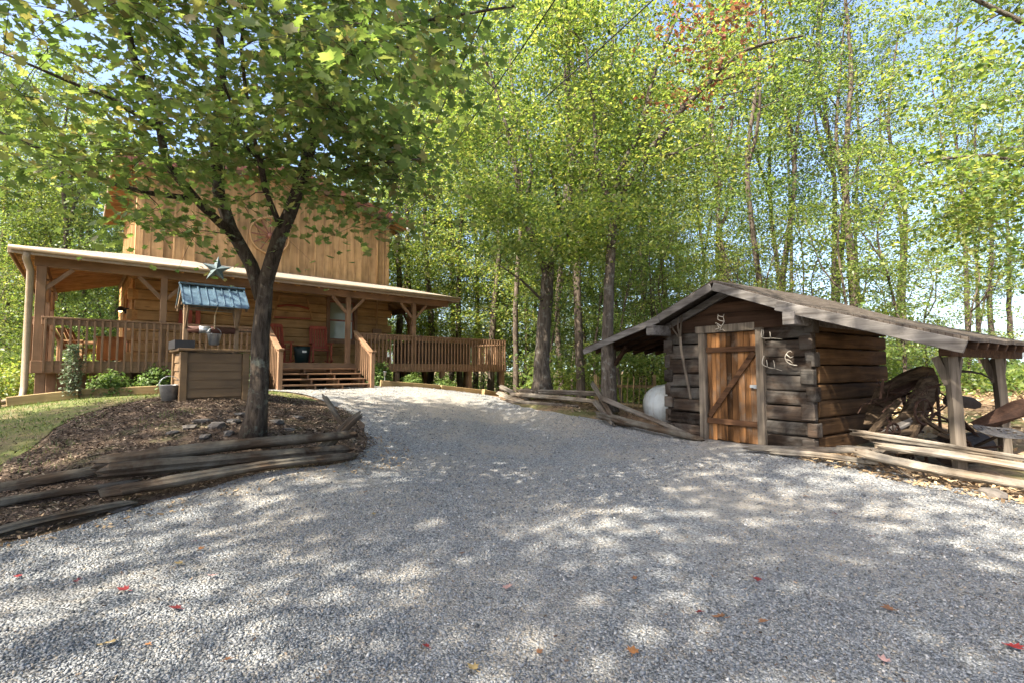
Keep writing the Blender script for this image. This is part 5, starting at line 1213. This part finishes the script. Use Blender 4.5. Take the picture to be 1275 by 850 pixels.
# unseen trees added behind the camera, crowns shaped to shade the gravel
for lab, x, y, c, r, n, sd in (('unseen tall oak added behind the viewer at the far left to shade the mound', -14, -1.5, (-14, -1, 12.5), (3.2, 3.2, 2.2), 22, 9), ('unseen tall oak added behind the viewer to shade the near left of the drive', -10.5, -5, (-11, -4.5, 13), (3.8, 3.4, 2.2), 26, 10),
        ('unseen tall oak added behind the viewer to shade the near right of the drive', -5, -4.5, (-5.2, -3.6, 13.5), (4.2, 3.2, 2.2), 28, 11), ('unseen tall oak added left of the viewer to shade the far part of the drive', -8.6, 1.0, (-6.9, 2.6, 13), (5.0, 3.0, 2.0), 58, 12)):
    g = g1(x, y); tg = ell(n, c, r, rt, 8, .2)
    bigtree(lab, (x, y), [([(x, y, g - .1), (x + .1, y + .2, 3), ((x + c[0]) / 2, (y + c[1]) / 2, 6.5), (c[0], c[1], 11), (c[0], c[1], 15)], .24, .05)], tg, 190, .62, .24, MAT['wood_leaf'], MAT['bark_wood'], sd, leaf='four', maxlen=6, tilt=.35)
# woods: a few grown trees, copied
def wildtree(name, label, h, crown0, rad, n, per, spread, size, lm, seed, group, r0=.16, lean=0, pine=False):
    rng = random.Random(seed); t = thing(name, label, 'tree', (0, 0, 0), 0, group)
    tr = [(0, 0, -.3), (rng.uniform(-.2, .2), rng.uniform(-.2, .2), h * .2), (lean * .4 + rng.uniform(-.35, .35), rng.uniform(-.35, .35), h * .45), (lean * .7 + rng.uniform(-.45, .45), rng.uniform(-.45, .45), h * .7), (lean + rng.uniform(-.5, .5), rng.uniform(-.5, .5), h * .97)]
    fk = Vector(tr[2]); fb = [tuple(fk), tuple(fk + Vector((.5 * (1 if rng.random() < .5 else -1), rng.uniform(-.4, .4), h * .1))), tuple(fk + Vector((rng.uniform(.7, 1.3) * (1 if rng.random() < .5 else -1), rng.uniform(-.8, .8), h * .34)))]
    if fb[1][0] - fk.x < 0: fb[2] = (fk.x - abs(fb[2][0] - fk.x), fb[2][1], fb[2][2])
    else: fb[2] = (fk.x + abs(fb[2][0] - fk.x), fb[2][1], fb[2][2])
    tg = []
    while len(tg) < n:
        f = rng.uniform(0, 1); z = h * (crown0 + (1.02 - crown0) * f); prof = (math.sin(math.pi * min(1, f * .8 + .16)) if not pine else (1.05 - f) * .9)
        a = rng.uniform(0, 6.283); q = rad * prof * math.sqrt(rng.uniform(.05, 1)); tg.append((lean * z / h + q * math.cos(a), q * math.sin(a), z))
    grow('w', [(tr, r0, r0 * .2)] + ([] if pine else [(fb, r0 * .5, r0 * .15)]), tg, per, spread, size, 'four', lm, MAT['bark_wood'], t, seed, sides=8, maxlen=5, tilt=.8, flare=.4, rtip=.008)
    return t
LBs = {'slim': 'slender bare-trunked tree among many in the sunlit wood beyond the drive', 'leafy': 'leafy bright green tree among many in the sunlit wood beyond the drive', 'young': 'thin young understory tree among many along the edge of the wood', 'pine': 'tall sparse pine standing above the wood behind the shed'}
GRP = {k: {'slim': 'slender trees in the wood', 'leafy': 'leafy trees in the wood', 'young': 'young trees along the wood', 'pine': 'pines behind the shed'}[k] for k in LBs}
protos = {'slim': [wildtree('forest_tree', LBs['slim'], 17, .28, 2.8, 66, 165, .46, .115, MAT['wood_leaf'], 21, GRP['slim']), wildtree('forest_tree', LBs['slim'], 19, .36, 2.7, 64, 165, .46, .115, MAT['wood_leaf'], 22, GRP['slim'], .14, .6)],
          'leafy': [wildtree('forest_tree', LBs['leafy'], 14, .15, 3.2, 92, 200, .54, .115, MAT['wood_leaf'], 23, GRP['leafy']), wildtree('forest_tree', LBs['leafy'], 16, .18, 3.5, 100, 200, .56, .115, MAT['bright_leaf'], 24, GRP['leafy'], .18)],
          'young': [wildtree('young_tree', LBs['young'], 5.5, .16, 1.5, 44, 95, .3, .085, MAT['bright_leaf'], 25, GRP['young'], .05), wildtree('young_tree', LBs['young'], 7, .2, 1.6, 46, 95, .3, .09, MAT['wood_leaf'], 26, GRP['young'], .06, .3)],
          'pine': [wildtree('pine_tree', LBs['pine'], 20, .42, 2.4, 60, 130, .40, .10, MAT['pine_leaf'], 27, GRP['pine'], .17, 0, True)]}
used = {}
def plant(kind, px, Y, s=1.0, v=None):
    x = (px - 637.5) / FPX * Y; ps = protos[kind]; i = (rt.randrange(len(ps)) if v is None else v); key = (kind, i)
    o = ps[i] if key not in used else copy_tree(ps[i]); used[key] = 1
    o.location = (x, Y, g1(x, Y)); o.rotation_euler = (0, 0, rt.uniform(0, 6.28)); k = s * rt.uniform(.9, 1.1); o.scale = (k, k, k * rt.uniform(.95, 1.08)); return o
for px, Y in ((643, 18), (701, 19), (724, 15.5), (506, 23), (494, 21), (620, 27), (770, 23), (800, 20), (910, 19), (948, 15), (968, 22), (985, 17.5), (1040, 19), (1062, 16), (1132, 20), (1205, 24), (1222, 30), (1240, 26), (1262, 29), (1300, 18)): plant('slim', px, Y)
for px, Y in ((575, 23), (500, 24), (535, 22), (480, 27), (590, 27), (870, 26), (610, 21), (650, 24), (690, 27), (725, 22.5), (760, 26), (795, 21.5), (830, 24.5), (900, 21), (560, 27), (520, 31), (455, 30), (600, 33), (660, 30), (740, 28), (780, 34), (700, 38), (850, 33), (905, 28), (620, 40), (540, 40), (400, 34), (300, 30)): plant('leafy', px, Y)
for px, Y in ((5, 24), (60, 21), (110, 26), (35, 26), (85, 24), (135, 28), (-15, 21), (170, 36), (60, 33), (-60, 20), (150, 31), (30, 30), (90, 34), (200, 34), (-30, 27)): plant('leafy', px, Y, .95)
for px, Y in ((1045, 21), (1075, 28), (990, 29), (1120, 26)): plant('pine', px, Y)
for px, Y in ((655, 22), (690, 17), (705, 24), (730, 26), (785, 22), (825, 19), (855, 22), (890, 20), (915, 24), (950, 26), (1070, 20), (1205, 16), (660, 27), (620, 30), (715, 21), (745, 17), (775, 15.5), (790, 18.5), (812, 16), (835, 14.5), (868, 18), (900, 15.5), (935, 19), (965, 15), (1000, 16), (1030, 14), (1058, 13), (1090, 16.5), (1118, 13.5), (1150, 17), (1225, 20), (-20, 15), (130, 25), (520, 28)): plant('young', px, Y)
# low growth of the wood floor and the far wood, each one mass nobody could count
rn = np.random.default_rng(31)
def mass(name, n, pick, size, lm):
    C = pick(n); N = rn.normal(0, .7, (len(C), 3)) + (0, 0, .8); o = cloud(name, C, N, size * rn.uniform(.6, 1.4, len(C)), LEAF4, [(0, 1, 2), (0, 2, 3)], lm, None, rn); o['kind'] = 'stuff'; return o
def under(n):
    k = n // 45; Y = rn.uniform(15, 40, k); px = rn.uniform(480, 1120, k); X = (px - 637) / FPX * Y; keep = ~((Y < 24) & (px < 650)); X, Y = X[keep], Y[keep]
    Y2 = rn.uniform(15, 34, k // 2); X2 = (rn.uniform(-120, 130, k // 2) - 637) / FPX * Y2; Y3 = rn.uniform(14, 36, k // 4); X3 = (rn.uniform(1100, 1330, k // 4) - 637) / FPX * Y3
    X, Y = np.concatenate([X, X2, X3]), np.concatenate([Y, Y2, Y3]); hh = rn.uniform(.1, 1.5, len(X)) * np.where(np.arange(len(X)) > len(X) - k // 4, .4, 1); z = gz_big(X, Y) + hh
    c = np.column_stack([X, Y, z]); return (c[:, None, :] + rn.normal(0, 1, (len(c), 45, 3)) * (.34, .34, .16)).reshape(-1, 3)
mass('undergrowth', 60000, under, .15, MAT['wood_leaf'])
def far(n):
    k = n // 40; a = np.where(rn.uniform(0, 1, k) < .3, rn.uniform(-1.05, -.5, k), rn.uniform(-1.05, .72, k)); d = rn.uniform(44, 75, k); X, Y = np.sin(a) * d, np.cos(a) * d
    z = gz_big(X, Y) + rn.uniform(0, 1, k) ** .8 * (np.where(a > .3, 5, 13) + 4 * np.sin(a * 9) + 2.5 * np.sin(a * 23)); c = np.column_stack([X, Y, z]); return (c[:, None, :] + rn.normal(0, 1, (k, 40, 3)) * (1.0, 1.0, .35)).reshape(-1, 3)
mass('far_wood_foliage', 80000, far, .36, MAT['wood_leaf'])
# far ridge between the trunks, the blue of haze put into its colour
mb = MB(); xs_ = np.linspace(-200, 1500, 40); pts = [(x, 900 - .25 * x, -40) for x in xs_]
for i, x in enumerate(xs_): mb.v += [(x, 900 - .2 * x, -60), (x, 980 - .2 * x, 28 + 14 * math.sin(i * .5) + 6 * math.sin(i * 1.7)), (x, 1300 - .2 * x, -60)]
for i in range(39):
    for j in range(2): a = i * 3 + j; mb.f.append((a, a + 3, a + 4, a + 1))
b = NB('ridge_haze_blue'); mb.build('hills', b.done((.16, .22, .24), 1, 0), None, True)['kind'] = 'structure'
# ---------------------------------------------------------------- overhead cables
def cable(label, a, b_, sag, r):
    a, b_ = Vector(a), Vector(b_); pts = [a.lerp(b_, i / 24) - Vector((0, 0, 4 * sag * (i / 24) * (1 - i / 24))) for i in range(25)]
    tag(MB().tube(pts, r, 6).build('overhead_cable', MAT['cable'], None, True), label, 'cable', 'cables running to the cabin')
hp = hw_(U1 - .3, V0 - .1)
cable('thick black cable from above the drive down to the cabin gable corner', (hp.x, hp.y, 6.8), P(840, -25, 7.5), .25, .013)
cable('thinner dark cable left of the thick one, running to the cabin', (hp.x + .05, hp.y, 6.6), P(705, -20, 6.0), .2, .010)
cable('short dark cable crossing the maple leaves at the top', (hp.x, hp.y, 6.9), P(618, -15, 5.0), .2, .010)
# ---------------------------------------------------------------- single fallen leaves on the gravel
lm = {'red': plain('leaf_red', (.20, .018, .018), .6), 'dark': plain('leaf_maroon', (.10, .012, .012), .6), 'brown': plain('leaf_brown', (.16, .075, .035), .7), 'orange': plain('leaf_orange', (.28, .12, .04), .6), 'pink': plain('leaf_pink', (.40, .24, .21), .6), 'yellow': plain('leaf_tan', (.26, .19, .08), .7)}
def leaf(px, py, kind, s, label, seed):
    Y = 3.0
    for _ in range(30):
        p = P(px, py, Y); Y += (g1(p.x, p.y) + .03 - p.z) * -2.0 * (1 if p.z > 0 else 1) if False else 0
        lo, hi = 1.5, 20
        for __ in range(40):
            m_ = (lo + hi) / 2; q = P(px, py, m_)
            if q.z > g1(q.x, q.y) + .02: lo = m_
            else: hi = m_
        Y = lo; break
    q = P(px, py, Y); rng = random.Random(seed); mb = MB(); c = rng.uniform(.2, .8)
    s *= .85; mb.add([(x * s, y * s, (z + c * (x * x + y * y)) * s) for x, y, z in MAPLE], FM); mb.tube([(0, -.42 * s, .0), (.03 * s, -.8 * s, .06 * s)], .012 * s + .001, 4)
    o = mb.build('fallen_leaf', lm[kind]); md = o.modifiers.new('thick', 'SOLIDIFY'); md.thickness = .0012
    o.location = (q.x, q.y, g1(q.x, q.y) + .026); o.rotation_euler = (rng.uniform(-.3, .3), rng.uniform(-.3, .3), rng.uniform(0, 6.28)); tag(o, label, 'leaf', 'fallen leaves on the gravel')
for i, (px, py, k, s, lb) in enumerate((
 (153, 735, 'red', .085, 'bright red leaf at the lower left of the gravel'), (218, 757, 'dark', .085, 'dark maroon leaf right of the bright red leaf'), (97, 723, 'dark', .06, 'small dark red leaf between the left edge and the bright red leaf'), (22, 718, 'red', .06, 'small red leaf at the left edge of the gravel'),
 (242, 674, 'dark', .06, 'small dark leaf beside an orange leaf on the gravel'), (251, 683, 'orange', .06, 'small orange leaf beside a dark leaf on the gravel'), (222, 702, 'yellow', .07, 'flat tan leaf above the bright red leaf'), (265, 717, 'pink', .08, 'pale pink curled leaf on the shaded gravel'),
 (135, 802, 'yellow', .11, 'large olive-tan leaf at the lower left corner'), (285, 822, 'brown', .06, 'brown leaf near the bottom, left of the middle'), (184, 803, 'orange', .04, 'tiny orange leaf beside the large olive-tan leaf'), (632, 732, 'pink', .09, 'pink and cream leaf in the middle of the gravel'),
 (588, 832, 'yellow', .08, 'tan leaf at the bottom of the gravel, middle'), (672, 812, 'brown', .05, 'brown leaf near the bottom, right of the middle'), (788, 810, 'orange', .08, 'pale orange leaf on a sunny patch near the bottom'), (896, 770, 'brown', .09, 'crumpled brown leaf at the lower right of the middle'),
 (943, 722, 'red', .07, 'small red leaf right of the middle'), (1085, 668, 'dark', .06, 'dark leaf on the gravel below the shed'), (1105, 758, 'brown', .085, 'long brown leaf at the lower right'), (1265, 808, 'red', .1, 'red leaf at the lower right corner'), (1100, 822, 'pink', .07, 'pale leaf near the bottom at the right'),
 (575, 689, 'brown', .055, 'brown leaf in a sunny patch left of the pink leaf'), (455, 613, 'orange', .07, 'orange-brown leaf on the shaded gravel near the mound tip'), (465, 640, 'yellow', .06, 'tan leaf a little nearer than the one at the mound tip'), (790, 720, 'brown', .055, 'brown leaf between the middle and the red leaf'),
 (530, 805, 'red', .05, 'tiny red leaf at the bottom, left of the middle'), (1040, 640, 'dark', .05, 'small purple-dark leaf on the shaded drive'), (1003, 618, 'orange', .06, 'ochre leaf on the gravel in front of the shed'), (870, 762, 'dark', .05, 'tiny dark red leaf left of the crumpled brown leaf'), (950, 775, 'brown', .07, 'brown leaf right of the crumpled brown leaf'))): leaf(px, py, k, s, lb, i)
